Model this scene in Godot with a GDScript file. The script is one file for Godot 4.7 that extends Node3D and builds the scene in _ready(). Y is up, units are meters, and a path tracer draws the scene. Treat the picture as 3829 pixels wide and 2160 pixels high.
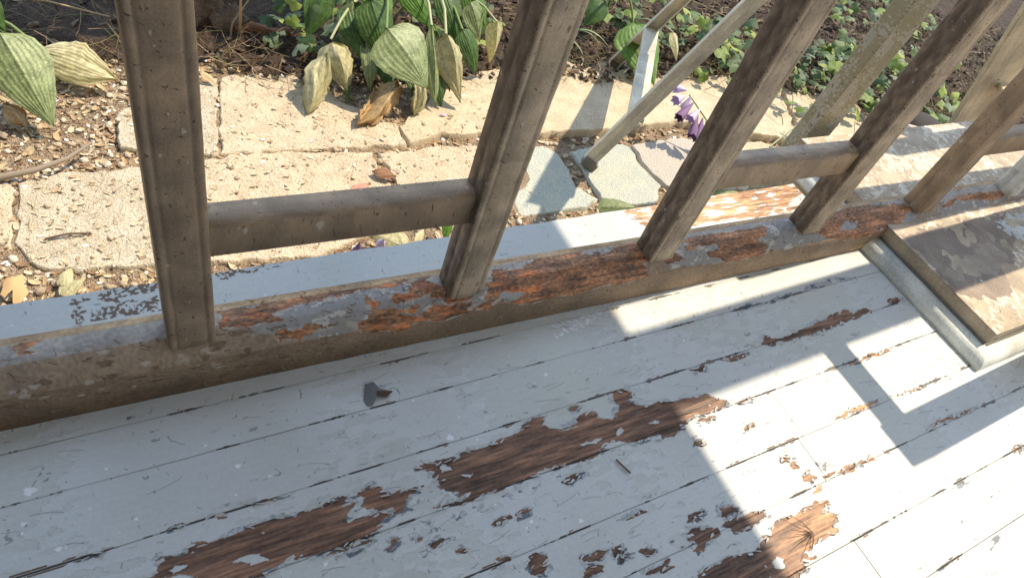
extends Node3D
# A weathered porch seen from above its railing: y up, metres, porch floor at y = 0, rail along x, garden at negative z.

var FLOOR_WOOD := [
	[-0.036, 0.331, -0.03, 0.342, -0.024, 0.348, -0.024, 0.357, 0.005, 0.351, 0.008, 0.358, 0.027, 0.35, 0.046, 0.351, 0.06, 0.357, 0.079, 0.358, 0.097, 0.357, 0.129, 0.352, 0.159, 0.352, 0.178, 0.359, 0.199, 0.354, 0.178, 0.357, 0.195, 0.356, 0.202, 0.351, 0.197, 0.333, 0.194, 0.32, 0.217, 0.319, 0.235, 0.32, 0.251, 0.315, 0.247, 0.31, 0.235, 0.305, 0.217, 0.296, 0.208, 0.293, 0.184, 0.292, 0.172, 0.295, 0.167, 0.285, 0.149, 0.289, 0.173, 0.293, 0.139, 0.294, 0.116, 0.301, 0.108, 0.298, 0.083, 0.297, 0.076, 0.288],
	[0.219, 0.356, 0.233, 0.36, 0.246, 0.355, 0.247, 0.344, 0.255, 0.339, 0.273, 0.337, 0.296, 0.338, 0.291, 0.329, 0.275, 0.326, 0.272, 0.312, 0.259, 0.311, 0.247, 0.321, 0.235, 0.322, 0.228, 0.329, 0.212, 0.333],
	[0.302, 0.364, 0.321, 0.365, 0.35, 0.361, 0.361, 0.355, 0.372, 0.364, 0.388, 0.365, 0.407, 0.361, 0.432, 0.364, 0.462, 0.366, 0.478, 0.369, 0.486, 0.376, 0.506, 0.383, 0.53, 0.384, 0.515, 0.362, 0.54, 0.354, 0.569, 0.358, 0.588, 0.363, 0.612, 0.361, 0.621, 0.345, 0.64, 0.339, 0.654, 0.362, 0.651, 0.374, 0.666, 0.383, 0.702, 0.384, 0.699, 0.371, 0.687, 0.366, 0.695, 0.355, 0.713, 0.346, 0.751, 0.344, 0.782, 0.34, 0.836, 0.334, 0.846, 0.318, 0.874, 0.309, 0.866, 0.299, 0.818, 0.3, 0.769, 0.299, 0.753, 0.292, 0.721, 0.281, 0.695, 0.29, 0.648, 0.294, 0.629, 0.295, 0.626, 0.304, 0.607, 0.308, 0.577, 0.299, 0.558, 0.293, 0.54, 0.294, 0.473, 0.3, 0.454, 0.297, 0.429, 0.294, 0.377, 0.295, 0.343, 0.293, 0.353, 0.307, 0.341, 0.309, 0.329, 0.316, 0.331, 0.326, 0.331, 0.337, 0.32, 0.345, 0.32, 0.352],
	[0.313, 0.302, 0.326, 0.303, 0.344, 0.3, 0.343, 0.293, 0.314, 0.299],
	[0.172, 0.287, 0.186, 0.292, 0.205, 0.288, 0.216, 0.288, 0.209, 0.283, 0.19, 0.282, 0.169, 0.285],
	[0.87, 0.1, 0.9, 0.099, 0.923, 0.095, 0.92, 0.088, 0.899, 0.087, 0.929, 0.073, 0.906, 0.062, 0.902, 0.047, 0.884, 0.049, 0.854, 0.049, 0.84, 0.046, 0.821, 0.043, 0.831, 0.034, 0.805, 0.033, 0.815, 0.025, 0.802, 0.022, 0.776, 0.022, 0.765, 0.01, 0.596, 0.075, 0.643, 0.085, 0.683, 0.087, 0.705, 0.086, 0.742, 0.075, 0.761, 0.081, 0.778, 0.085, 0.787, 0.094, 0.821, 0.101, 0.861, 0.095],
	[0.717, 0.13, 0.735, 0.132, 0.773, 0.126, 0.798, 0.123, 0.8, 0.109, 0.774, 0.112, 0.752, 0.11, 0.732, 0.112, 0.72, 0.121],
	[0.721, 0.155, 0.745, 0.152, 0.757, 0.145, 0.756, 0.135, 0.73, 0.133, 0.72, 0.142],
	[0.644, 0.136, 0.663, 0.14, 0.695, 0.132, 0.696, 0.12, 0.677, 0.117, 0.656, 0.11, 0.643, 0.109, 0.647, 0.123],
	[0.659, 0.152, 0.672, 0.157, 0.699, 0.159, 0.696, 0.153, 0.679, 0.149],
	[1.063, 0.215, 1.103, 0.215, 1.096, 0.208, 1.062, 0.21],
	[1.115, 0.217, 1.147, 0.216, 1.192, 0.213, 1.187, 0.209, 1.133, 0.208, 1.105, 0.207],
	[1.194, 0.301, 1.229, 0.301, 1.334, 0.301, 1.329, 0.297, 1.228, 0.295, 1.191, 0.295],
	[0.953, 0.132, 0.981, 0.127, 0.998, 0.128, 1.078, 0.129, 1.075, 0.124, 1.009, 0.122, 0.954, 0.125],
	[0.783, 0.289, 0.795, 0.294, 0.825, 0.291, 0.823, 0.284, 0.802, 0.286, 0.796, 0.282],
	[0.86, 0.246, 0.874, 0.254, 0.892, 0.256, 0.882, 0.25],
	[0.882, 0.3, 0.907, 0.301, 0.933, 0.298, 0.918, 0.295, 0.891, 0.296],
	[1.242, 0.133, 1.291, 0.134, 1.369, 0.132, 1.428, 0.129, 1.391, 0.127, 1.295, 0.129],
	[1.237, 0.209, 1.33, 0.208, 1.377, 0.206, 1.306, 0.205],
	[1.028, 0.388, 1.047, 0.407, 1.085, 0.393, 1.14, 0.396, 1.201, 0.404, 1.251, 0.407, 1.311, 0.413, 1.319, 0.402, 1.364, 0.402, 1.375, 0.389, 1.297, 0.386, 1.222, 0.379, 1.134, 0.381, 1.051, 0.384],
	[0.912, 0.385, 0.947, 0.388, 0.983, 0.385, 0.973, 0.377, 0.934, 0.377],
	[0.833, 0.384, 0.86, 0.386, 0.882, 0.384, 0.869, 0.375, 0.846, 0.377],
	[1.445, 0.401, 1.46, 0.407, 1.491, 0.403, 1.481, 0.395, 1.449, 0.393],
	[0.076, 0.383, 0.084, 0.387, 0.132, 0.384, 0.129, 0.382, 0.086, 0.384],
	[-0.099, 0.382, -0.096, 0.386, -0.076, 0.383, -0.076, 0.38, -0.088, 0.379],
	[0.034, 0.381, 0.04, 0.386, 0.053, 0.384, 0.047, 0.38],
	[-0.011, 0.384, -0.001, 0.385, 0.006, 0.384, 0.004, 0.381],
	[0.244, 0.276, 0.242, 0.271, 0.239, 0.269, 0.234, 0.27, 0.232, 0.273, 0.231, 0.277, 0.234, 0.281, 0.238, 0.282, 0.242, 0.28],
	[0.301, 0.256, 0.299, 0.252, 0.293, 0.25, 0.286, 0.251, 0.281, 0.254, 0.281, 0.257, 0.286, 0.26, 0.293, 0.261, 0.299, 0.259],
	[0.327, 0.234, 0.325, 0.232, 0.32, 0.23, 0.314, 0.231, 0.31, 0.233, 0.31, 0.236, 0.314, 0.238, 0.32, 0.238, 0.325, 0.237],
	[0.401, 0.253, 0.398, 0.25, 0.39, 0.248, 0.382, 0.248, 0.376, 0.251, 0.377, 0.255, 0.382, 0.257, 0.391, 0.258, 0.398, 0.257],
	[0.437, 0.252, 0.434, 0.25, 0.426, 0.248, 0.417, 0.248, 0.412, 0.25, 0.412, 0.253, 0.418, 0.255, 0.426, 0.256, 0.434, 0.255],
	[0.545, 0.275, 0.54, 0.271, 0.527, 0.269, 0.514, 0.27, 0.505, 0.272, 0.506, 0.276, 0.515, 0.279, 0.529, 0.28, 0.541, 0.278],
	[0.423, 0.18, 0.419, 0.171, 0.412, 0.167, 0.405, 0.169, 0.401, 0.176, 0.401, 0.185, 0.407, 0.192, 0.414, 0.193, 0.421, 0.189],
	[0.488, 0.162, 0.485, 0.157, 0.48, 0.154, 0.475, 0.155, 0.472, 0.16, 0.472, 0.165, 0.476, 0.169, 0.482, 0.17, 0.487, 0.167],
	[0.513, 0.16, 0.509, 0.157, 0.502, 0.155, 0.494, 0.156, 0.489, 0.159, 0.489, 0.163, 0.495, 0.165, 0.503, 0.166, 0.51, 0.164],
	[0.539, 0.155, 0.535, 0.15, 0.528, 0.148, 0.519, 0.149, 0.514, 0.153, 0.515, 0.158, 0.521, 0.162, 0.53, 0.162, 0.537, 0.16],
	[0.545, 0.144, 0.542, 0.142, 0.538, 0.141, 0.533, 0.141, 0.53, 0.144, 0.531, 0.146, 0.534, 0.148, 0.539, 0.149, 0.543, 0.147],
	[0.587, 0.138, 0.583, 0.134, 0.576, 0.133, 0.568, 0.134, 0.564, 0.137, 0.564, 0.14, 0.57, 0.143, 0.578, 0.143, 0.584, 0.141],
	[0.375, 0.203, 0.373, 0.201, 0.368, 0.199, 0.362, 0.2, 0.358, 0.202, 0.358, 0.204, 0.362, 0.206, 0.368, 0.206, 0.373, 0.205],
	[0.493, 0.144, 0.489, 0.139, 0.48, 0.136, 0.471, 0.138, 0.465, 0.142, 0.466, 0.148, 0.472, 0.152, 0.482, 0.152, 0.49, 0.149],
	[0.608, 0.192, 0.602, 0.19, 0.588, 0.189, 0.572, 0.19, 0.562, 0.192, 0.563, 0.194, 0.573, 0.196, 0.589, 0.196, 0.602, 0.195],
	[0.597, 0.111, 0.59, 0.109, 0.575, 0.108, 0.558, 0.109, 0.547, 0.112, 0.548, 0.115, 0.559, 0.116, 0.576, 0.116, 0.591, 0.114],
	[0.593, 0.38, 0.59, 0.377, 0.584, 0.374, 0.578, 0.375, 0.574, 0.377, 0.575, 0.38, 0.579, 0.383, 0.586, 0.384, 0.591, 0.383],
	[0.279, 0.271, 0.278, 0.269, 0.275, 0.268, 0.271, 0.268, 0.269, 0.27, 0.269, 0.272, 0.271, 0.274, 0.275, 0.274, 0.278, 0.273],
	[0.212, 0.288, 0.21, 0.285, 0.204, 0.284, 0.199, 0.284, 0.195, 0.286, 0.195, 0.288, 0.198, 0.29, 0.204, 0.291, 0.209, 0.29],
	[0.775, 0.256, 0.77, 0.253, 0.763, 0.253, 0.759, 0.257, 0.759, 0.262, 0.765, 0.265, 0.772, 0.265, 0.776, 0.261],
	[0.916, 0.178, 0.909, 0.176, 0.9, 0.177, 0.893, 0.181, 0.893, 0.185, 0.899, 0.187, 0.908, 0.186, 0.915, 0.182],
	[0.922, 0.162, 0.916, 0.159, 0.908, 0.16, 0.902, 0.164, 0.902, 0.169, 0.909, 0.171, 0.917, 0.17, 0.923, 0.166],
	[0.93, 0.135, 0.923, 0.132, 0.913, 0.133, 0.907, 0.138, 0.908, 0.143, 0.915, 0.146, 0.925, 0.145, 0.931, 0.141],
	[0.93, 0.116, 0.924, 0.113, 0.919, 0.112, 0.917, 0.115, 0.919, 0.12, 0.924, 0.123, 0.93, 0.124, 0.932, 0.121],
	[1.443, 0.027, 1.434, 0.025, 1.425, 0.025, 1.42, 0.029, 1.422, 0.034, 1.431, 0.037, 1.441, 0.036, 1.446, 0.032],
]
var FLOOR_LEFT := [
	[0.053, 0.317, 0.06, 0.324, 0.069, 0.324, 0.084, 0.317, 0.086, 0.309, 0.066, 0.309],
	[-0.019, 0.336, -0.006, 0.338, 0.007, 0.335, -0.005, 0.331, -0.022, 0.331],
	[0.333, 0.351, 0.339, 0.356, 0.351, 0.35, 0.348, 0.344, 0.334, 0.348],
	[0.362, 0.337, 0.375, 0.332, 0.37, 0.326, 0.362, 0.331],
	[0.63, 0.323, 0.645, 0.324, 0.652, 0.317, 0.633, 0.313],
	[0.699, 0.317, 0.714, 0.321, 0.725, 0.315, 0.711, 0.313],
	[0.563, 0.321, 0.588, 0.317, 0.6, 0.315, 0.592, 0.31, 0.564, 0.318],
	[0.538, 0.351, 0.565, 0.351, 0.575, 0.35, 0.552, 0.348],
	[0.756, 0.054, 0.77, 0.057, 0.778, 0.044, 0.77, 0.037, 0.756, 0.045],
]
var FLOOR_GREY := [
	[1.239, 0.483, 1.255, 0.492, 1.298, 0.491, 1.345, 0.494, 1.335, 0.479, 1.294, 0.477, 1.24, 0.481],
	[1.022, 0.479, 1.081, 0.484, 1.134, 0.481, 1.189, 0.487, 1.234, 0.485, 1.216, 0.476, 1.156, 0.47, 1.086, 0.471, 1.034, 0.468],
	[1.354, 0.492, 1.406, 0.483, 1.394, 0.476, 1.351, 0.48],
	[0.31, 0.28, 0.32, 0.287, 0.325, 0.281, 0.317, 0.275],
	[0.329, 0.279, 0.339, 0.283, 0.347, 0.279, 0.335, 0.275],
	[0.356, 0.278, 0.363, 0.283, 0.373, 0.283, 0.368, 0.277],
	[0.408, 0.285, 0.418, 0.286, 0.415, 0.275, 0.409, 0.276],
	[0.432, 0.28, 0.44, 0.285, 0.436, 0.276],
	[0.456, 0.283, 0.463, 0.285, 0.458, 0.275],
	[0.439, 0.236, 0.446, 0.239, 0.447, 0.23, 0.439, 0.232],
	[0.301, 0.259, 0.316, 0.254, 0.315, 0.248, 0.303, 0.252],
	[0.287, 0.284, 0.297, 0.284, 0.293, 0.279],
	[0.28, 0.32, 0.29, 0.323, 0.286, 0.313],
	[0.9, 0.198, 0.919, 0.198, 0.916, 0.186, 0.898, 0.188],
	[0.948, 0.161, 0.969, 0.16, 0.98, 0.151, 0.996, 0.13, 0.966, 0.137, 0.956, 0.148],
	[1.037, -0.062, 1.065, -0.061, 1.066, -0.068, 1.038, -0.068],
	[1.152, -0.07, 1.176, -0.07, 1.215, -0.071, 1.217, -0.077, 1.172, -0.08],
	[1.157, -0.014, 1.172, -0.028, 1.158, -0.027],
	[1.197, 0.024, 1.28, 0.025, 1.331, 0.026, 1.276, 0.021, 1.201, 0.02],
	[1.241, -0.014, 1.299, -0.014, 1.352, -0.016, 1.31, -0.018],
	[-0.03, 0.546, -0.028, 0.552, -0.019, 0.551, -0.02, 0.546],
	[-0.028, 0.374, -0.023, 0.376, -0.027, 0.371],
	[0.556, 0.194, 0.574, 0.194, 0.603, 0.193, 0.603, 0.189, 0.572, 0.19],
]
var SPLATTER := [
	[-0.1455, 0.4826, 0.0065, 0],
	[-0.1538, 0.4427, 0.0031, 0],
	[-0.1231, 0.4009, 0.0034, 0],
	[0.0814, 0.4411, 0.0038, 0],
	[0.1155, 0.4144, 0.0026, 0],
	[0.0703, 0.4031, 0.0017, 0],
	[-0.0656, 0.4857, 0.0012, 0],
	[0.0492, 0.4823, 0.001, 0],
	[-0.0422, 0.4097, 0.0009, 0],
	[0.1501, 0.2795, 0.0025, 0],
	[-0.1563, 0.432, 0.0011, 0],
	[0.3686, 0.3931, 0.0055, 0],
	[0.3955, 0.4215, 0.0017, 0],
	[0.3385, 0.4681, 0.0015, 0],
	[0.429, 0.2372, 0.0029, 0],
	[0.418, 0.2314, 0.002, 0],
	[0.4999, 0.2128, 0.0034, 0],
	[0.1498, 0.2794, 0.0027, 0],
	[0.4066, 0.3776, 0.0013, 0],
	[0.3896, 0.277, 0.001, 0],
	[0.5676, 0.4507, 0.0035, 0],
	[0.8685, 0.4437, 0.0025, 0],
	[1.558, 0.5396, 0.0067, 0],
	[0.6711, 0.1486, 0.0019, 0],
	[1.2039, -0.0438, 0.0032, 0],
	[1.1106, -0.1022, 0.0039, 0],
]
var RAIL_WOOD := [
	[0.513, 0.117, 0.523, 0.121, 0.553, 0.119, 0.567, 0.118, 0.585, 0.121, 0.615, 0.136, 0.645, 0.137, 0.685, 0.135, 0.69, 0.131, 0.707, 0.121, 0.752, 0.117, 0.769, 0.134, 0.833, 0.138, 0.836, 0.119, 0.824, 0.087, 0.816, 0.066, 0.789, 0.056, 0.721, 0.061, 0.7, 0.058, 0.66, 0.056, 0.634, 0.058, 0.618, 0.055, 0.596, 0.051, 0.563, 0.054, 0.54, 0.064, 0.558, 0.071, 0.562, 0.078, 0.521, 0.084, 0.515, 0.068, 0.508, 0.072, 0.507, 0.094],
	[0.277, 0.072, 0.282, 0.077, 0.307, 0.077, 0.311, 0.083, 0.339, 0.085, 0.339, 0.076, 0.35, 0.072, 0.369, 0.07, 0.383, 0.062, 0.364, 0.061, 0.343, 0.045, 0.313, 0.058, 0.276, 0.062],
	[0.348, 0.111, 0.374, 0.11, 0.382, 0.12, 0.406, 0.13, 0.418, 0.11, 0.425, 0.091, 0.453, 0.09, 0.462, 0.083, 0.431, 0.082, 0.42, 0.089, 0.397, 0.101, 0.377, 0.097, 0.355, 0.094, 0.346, 0.097],
	[0.391, 0.071, 0.41, 0.077, 0.427, 0.074, 0.45, 0.072, 0.462, 0.077, 0.46, 0.063, 0.439, 0.057, 0.42, 0.051, 0.397, 0.057, 0.388, 0.067],
	[0.3, 0.106, 0.317, 0.111, 0.315, 0.094, 0.333, 0.091, 0.353, 0.087, 0.372, 0.086, 0.362, 0.081, 0.316, 0.087, 0.301, 0.092],
	[0.475, 0.068, 0.502, 0.068, 0.5, 0.059, 0.482, 0.057],
	[0.239, 0.132, 0.253, 0.135, 0.263, 0.141, 0.27, 0.131, 0.254, 0.124, 0.236, 0.12],
	[0.262, 0.136, 0.308, 0.14, 0.332, 0.141, 0.37, 0.14, 0.378, 0.135, 0.379, 0.124, 0.351, 0.126, 0.322, 0.126, 0.296, 0.129, 0.269, 0.123],
	[0.101, 0.128, 0.11, 0.133, 0.139, 0.127, 0.177, 0.135, 0.228, 0.132, 0.261, 0.141, 0.281, 0.143, 0.278, 0.133, 0.24, 0.119, 0.22, 0.123, 0.183, 0.118, 0.173, 0.112, 0.171, 0.103, 0.145, 0.101, 0.122, 0.104, 0.096, 0.105],
	[0.163, 0.081, 0.18, 0.086, 0.191, 0.078, 0.187, 0.07, 0.168, 0.074],
	[0.189, 0.082, 0.21, 0.082, 0.237, 0.082, 0.23, 0.076, 0.205, 0.075],
	[-0.13, 0.134, -0.113, 0.133, -0.115, 0.119, -0.126, 0.121],
	[0.93, 0.114, 0.974, 0.122, 1.022, 0.118, 1.084, 0.119, 1.161, 0.119, 1.152, 0.108, 1.118, 0.09, 1.144, 0.077, 1.146, 0.064, 1.091, 0.058, 1.04, 0.06, 1.011, 0.074, 0.981, 0.081, 0.99, 0.086, 1.014, 0.086, 1.005, 0.096, 0.976, 0.103, 0.965, 0.092, 0.932, 0.097],
	[0.884, 0.095, 0.905, 0.095, 0.906, 0.081, 0.88, 0.079],
	[1.251, 0.091, 1.325, 0.099, 1.368, 0.121, 1.427, 0.13, 1.477, 0.128, 1.553, 0.122, 1.631, 0.115, 1.668, 0.097, 1.666, 0.092, 1.603, 0.094, 1.595, 0.066, 1.521, 0.065, 1.487, 0.056, 1.401, 0.052, 1.341, 0.064, 1.319, 0.08],
	[1.762, 0.087, 1.804, 0.106, 1.876, 0.112, 1.975, 0.109, 2.073, 0.107, 2.062, 0.091, 1.995, 0.085, 1.929, 0.096, 1.836, 0.098, 1.794, 0.087],
]
var RAIL_TAN := [
	[1.98, 0.025, 2.003, 0.054, 2.147, 0.068, 2.175, 0.045, 2.079, 0.026, 2.008, 0.01],
	[1.222, 0.067, 1.293, 0.063, 1.355, 0.065, 1.421, 0.058, 1.3, 0.055],
	[1.434, 0.007, 1.489, 0.016, 1.616, 0.003, 1.762, 0.008, 1.746, 0, 1.571, 0],
]
var RAIL_GREY := [
	[0.132, 0.095, 0.145, 0.099, 0.175, 0.112, 0.227, 0.127, 0.277, 0.13, 0.295, 0.126, 0.35, 0.124, 0.383, 0.121, 0.426, 0.093, 0.51, 0.094, 0.502, 0.071, 0.462, 0.068, 0.418, 0.052, 0.383, 0.06, 0.279, 0.069, 0.273, 0.063, 0.228, 0.068, 0.217, 0.066, 0.158, 0.076],
	[0.885, 0.101, 0.928, 0.111, 1.022, 0.118, 1.164, 0.123, 1.252, 0.126, 1.242, 0.093, 1.325, 0.099, 1.424, 0.126, 1.677, 0.109, 1.658, 0.066, 1.521, 0.065, 1.351, 0.052, 1.239, 0.06, 1.146, 0.064, 1.034, 0.057, 0.877, 0.068],
	[0.514, 0.088, 0.562, 0.078, 0.558, 0.071, 0.54, 0.064, 0.512, 0.066],
	[1.757, 0.069, 1.764, 0.091, 1.837, 0.102, 2.079, 0.112, 2.117, 0.107, 2.102, 0.079, 1.991, 0.074, 1.907, 0.063],
]
var RAIL_LEFT := [
	[1.375, 0.084, 1.398, 0.096, 1.439, 0.096, 1.432, 0.077, 1.393, 0.078],
	[0.523, 0.085, 0.562, 0.078, 0.558, 0.072, 0.54, 0.067, 0.518, 0.07],
]
var LEDGE_BARE := [
	[0.948, 0.783, 1.19, 0.787, 1.484, 0.787, 1.498, 0.76, 1.436, 0.701, 1.378, 0.695, 1.201, 0.702, 1.019, 0.707, 0.955, 0.732],
]
var LEDGE_STAIN := [
	[-0.08, 0.744, -0.077, 0.758, -0.062, 0.765, -0.052, 0.762, -0.063, 0.755, -0.069, 0.746, -0.057, 0.746, -0.056, 0.738, -0.07, 0.736, -0.062, 0.729, -0.065, 0.719, -0.078, 0.722],
	[-0.046, 0.767, -0.025, 0.778, 0.011, 0.776, 0.039, 0.775, 0.039, 0.764, 0.018, 0.76, -0.01, 0.761, -0.018, 0.755, -0.014, 0.743, -0.035, 0.756],
	[-0.053, 0.75, -0.029, 0.744, 0.007, 0.746, 0.035, 0.748, 0.03, 0.717, -0.015, 0.717, -0.05, 0.718, -0.057, 0.728],
	[0.117, 0.777, 0.151, 0.777, 0.208, 0.775, 0.234, 0.776, 0.194, 0.768, 0.16, 0.766, 0.138, 0.761, 0.117, 0.77],
]
var SLABS := [
	[-0.166, 1.335, -0.103, 1.359, 0.025, 1.358, 0.149, 1.352, 0.109, 1.055, 0.051, 1.059, -0.079, 1.073, -0.149, 1.095, -0.179, 1.149],
	[-0.234, 1.349, -0.176, 1.338, -0.184, 1.153, -0.239, 1.185],
	[0.159, 1.356, 0.281, 1.379, 0.432, 1.37, 0.606, 1.348, 0.604, 1.265, 0.617, 1.188, 0.58, 1.081, 0.371, 1.018, 0.116, 1.047],
	[0.622, 1.341, 0.792, 1.345, 0.93, 1.336, 0.864, 1.166, 0.767, 1.069, 0.59, 1.079, 0.632, 1.189],
	[0.043, 1.559, 0.123, 1.597, 0.293, 1.689, 0.233, 1.382, 0.095, 1.404, 0.03, 1.431],
	[0.302, 1.692, 0.392, 1.699, 0.525, 1.694, 0.594, 1.565, 0.713, 1.445, 0.71, 1.361, 0.473, 1.374, 0.239, 1.381],
	[0.715, 1.435, 0.849, 1.548, 1.033, 1.668, 1.288, 1.737, 1.532, 1.731, 1.683, 1.703, 1.753, 1.627, 1.911, 1.633, 2.162, 1.61, 2.355, 1.575, 2.327, 1.513, 2.235, 1.344, 2.159, 1.22, 1.699, 1.371, 1.405, 1.361, 1.131, 1.367, 0.811, 1.391, 0.72, 1.363],
	[2.349, 1.517, 2.618, 1.521, 2.708, 1.448, 2.604, 1.225, 2.24, 1.149, 2.178, 1.214, 2.255, 1.35],
	[0.985, 1.35, 1.096, 1.331, 1.132, 1.327, 1.16, 1.281, 1.166, 1.254, 1.145, 1.144, 1.184, 1.091, 1.15, 1.061, 0.926, 1.055, 0.878, 1.1],
	[1.208, 1.287, 1.235, 1.296, 1.418, 1.306, 1.432, 1.285, 1.426, 1.176, 1.437, 1.106, 1.362, 1.031, 1.282, 1.044, 1.201, 1.085, 1.206, 1.152],
	[1.447, 1.293, 1.623, 1.306, 1.768, 1.287, 1.891, 1.252, 1.705, 1.051, 1.528, 1.042, 1.454, 1.103, 1.437, 1.175],
	[1.902, 1.251, 1.98, 1.253, 2.129, 1.18, 2.202, 1.123, 2.021, 1.004, 1.756, 1.006, 1.718, 1.049],
]

var names := {}
var M := {}
var rng := RandomNumberGenerator.new()


# ------------------------------------------------------------------ naming and tagging
func numbered(called: String) -> String:
	if not names.has(called):
		names[called] = 0
		return called
	names[called] += 1
	return "%s_%03d" % [called, names[called]]


func tag(o: Node, label: String, category: String, group := "") -> void:
	o.set_meta("label", label)
	o.set_meta("category", category)
	if group != "":
		o.set_meta("group", group)


func thing(called: String, label: String, category: String, at := Vector3.ZERO, group := "") -> Node3D:
	var o := Node3D.new()
	o.name = numbered(called)
	add_child(o, true)
	o.position = at
	tag(o, label, category, group)
	return o


func structure(called: String, at := Vector3.ZERO) -> Node3D:
	var o := Node3D.new()
	o.name = numbered(called)
	add_child(o, true)
	o.position = at
	o.set_meta("kind", "structure")
	return o


func part(called: String, mesh: Mesh, mat: Material, parent: Node) -> MeshInstance3D:
	var o := MeshInstance3D.new()
	o.name = numbered(called) if parent == self else called
	o.mesh = mesh
	o.material_override = mat
	parent.add_child(o, true)
	return o


func stuff(called: String, label: String, category: String, mesh: Mesh, mat: Material, places: Array, tints: Array) -> void:
	var mm := MultiMesh.new()
	mm.transform_format = MultiMesh.TRANSFORM_3D
	mm.use_colors = true
	mm.mesh = mesh
	mm.instance_count = places.size()
	for i in places.size():
		mm.set_instance_transform(i, places[i])
		mm.set_instance_color(i, tints[i])
	var o := MultiMeshInstance3D.new()
	o.name = numbered(called)
	o.multimesh = mm
	o.material_override = mat
	add_child(o, true)
	tag(o, label, category)
	o.set_meta("kind", "stuff")


func lin(r: float, g: float, b: float) -> Color:
	return Color(r, g, b).linear_to_srgb()


func mat(called: String, c: Color, rough := 0.8) -> StandardMaterial3D:
	var m := StandardMaterial3D.new()
	m.resource_name = called
	m.albedo_color = c
	m.roughness = rough
	return m


# ------------------------------------------------------------------ texture helpers
func field(w: int, h: int, freq: float, sd: int, oct := 3, sx := 1, sy := 1) -> PackedByteArray:
	var n := FastNoiseLite.new()
	n.seed = sd
	n.noise_type = FastNoiseLite.TYPE_SIMPLEX_SMOOTH
	n.frequency = freq
	n.fractal_octaves = oct
	var im := n.get_image(maxi(w / sx, 4), maxi(h / sy, 4), false, false, false)
	var out := Image.create_empty(im.get_width(), im.get_height(), false, Image.FORMAT_L8)
	im.convert(Image.FORMAT_L8)
	out = im
	if sx != 1 or sy != 1:
		out.resize(w, h, Image.INTERPOLATE_CUBIC)
	return out.get_data()


func poly(a: Array) -> PackedVector2Array:
	var p := PackedVector2Array()
	for i in range(0, a.size() - 1, 2):
		p.append(Vector2(a[i], a[i + 1]))
	return p


# marks the pixels inside a polygon (metric), its outline broken up by noise along and across the grain
func mark(mask: PackedByteArray, w: int, h: int, x0: float, z0: float, s: float, p: PackedVector2Array, wx: PackedByteArray, wz: PackedByteArray, ax: float, az: float, value: int, grow := 0.0) -> void:
	var box := Rect2(p[0], Vector2.ZERO)
	for q in p:
		box = box.expand(q)
	var px := PackedFloat32Array()
	var pz := PackedFloat32Array()
	var c := box.get_center()
	for q in p:
		var d := (q - c).normalized() * grow
		px.append((q.x + d.x - x0) * s)
		pz.append((q.y + d.y - z0) * s)
	var n := p.size()
	var i0 := clampi(int((box.position.x - ax - grow - x0) * s), 0, w - 1)
	var i1 := clampi(int((box.end.x + ax + grow - x0) * s), 0, w - 1)
	var j0 := clampi(int((box.position.y - az - grow - z0) * s), 0, h - 1)
	var j1 := clampi(int((box.end.y + az + grow - z0) * s), 0, h - 1)
	var kx := ax * s / 64.0
	var kz := az * s / 64.0
	for j in range(j0, j1 + 1):
		for i in range(i0, i1 + 1):
			var at := j * w + i
			var x := i + (wx[at] - 128) * kx
			var z := j + (wz[at] - 128) * kz
			var inside := false
			var b := n - 1
			for a in n:
				var za := pz[a]
				var zb := pz[b]
				if (za > z) != (zb > z):
					if x < (px[b] - px[a]) * (z - za) / (zb - za) + px[a]:
						inside = not inside
				b = a
			if inside:
				mask[at] = value


# a short tapering stroke in an RGB byte picture
func stroke(d: PackedByteArray, w: int, h: int, x: float, y: float, length: float, angle: float, wide: float, c: Color, strength: float) -> void:
	var steps := int(length) + 1
	var bend := rng.randf_range(-0.3, 0.3) / maxf(length, 8.0)
	for k in steps:
		var t := float(k) / steps
		var r := wide * (1.0 - absf(2.0 * t - 1.0) * 0.7)
		var cx := x + cos(angle + bend * k) * k
		var cy := y + sin(angle + bend * k) * k
		var ir := int(ceil(r))
		for dy in range(-ir, ir + 1):
			for dx in range(-ir, ir + 1):
				if dx * dx + dy * dy > r * r + 0.3:
					continue
				var i := posmod(int(cx) + dx, w)
				var j := posmod(int(cy) + dy, h)
				var at := (j * w + i) * 3
				d[at] = int(lerpf(d[at], c.r8, strength))
				d[at + 1] = int(lerpf(d[at + 1], c.g8, strength))
				d[at + 2] = int(lerpf(d[at + 2], c.b8, strength))


func blot(d: PackedByteArray, w: int, h: int, x: float, y: float, rx: float, ry: float, c: Color, strength: float) -> void:
	var ph := rng.randf() * TAU
	for j in range(int(y - ry * 1.4), int(y + ry * 1.4) + 1):
		for i in range(int(x - rx * 1.4), int(x + rx * 1.4) + 1):
			var u := (i - x) / rx
			var v := (j - y) / ry
			var a := atan2(v, u)
			var lim := 1.0 + 0.16 * sin(3.0 * a + ph) + 0.1 * sin(5.0 * a + ph * 2.0)
			if u * u + v * v < lim * lim:
				var at := (posmod(j, h) * w + posmod(i, w)) * 3
				d[at] = int(lerpf(d[at], c.r8, strength))
				d[at + 1] = int(lerpf(d[at + 1], c.g8, strength))
				d[at + 2] = int(lerpf(d[at + 2], c.b8, strength))


func texture(w: int, h: int, d: PackedByteArray, rgb := true) -> ImageTexture:
	return ImageTexture.create_from_image(Image.create_from_data(w, h, false, Image.FORMAT_RGB8 if rgb else Image.FORMAT_L8, d))


# ------------------------------------------------------------------ painted floor
const FX := -0.28
const FZ := -0.16
const FS := 1000.0
const FW := 2040
const FH := 972
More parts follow.
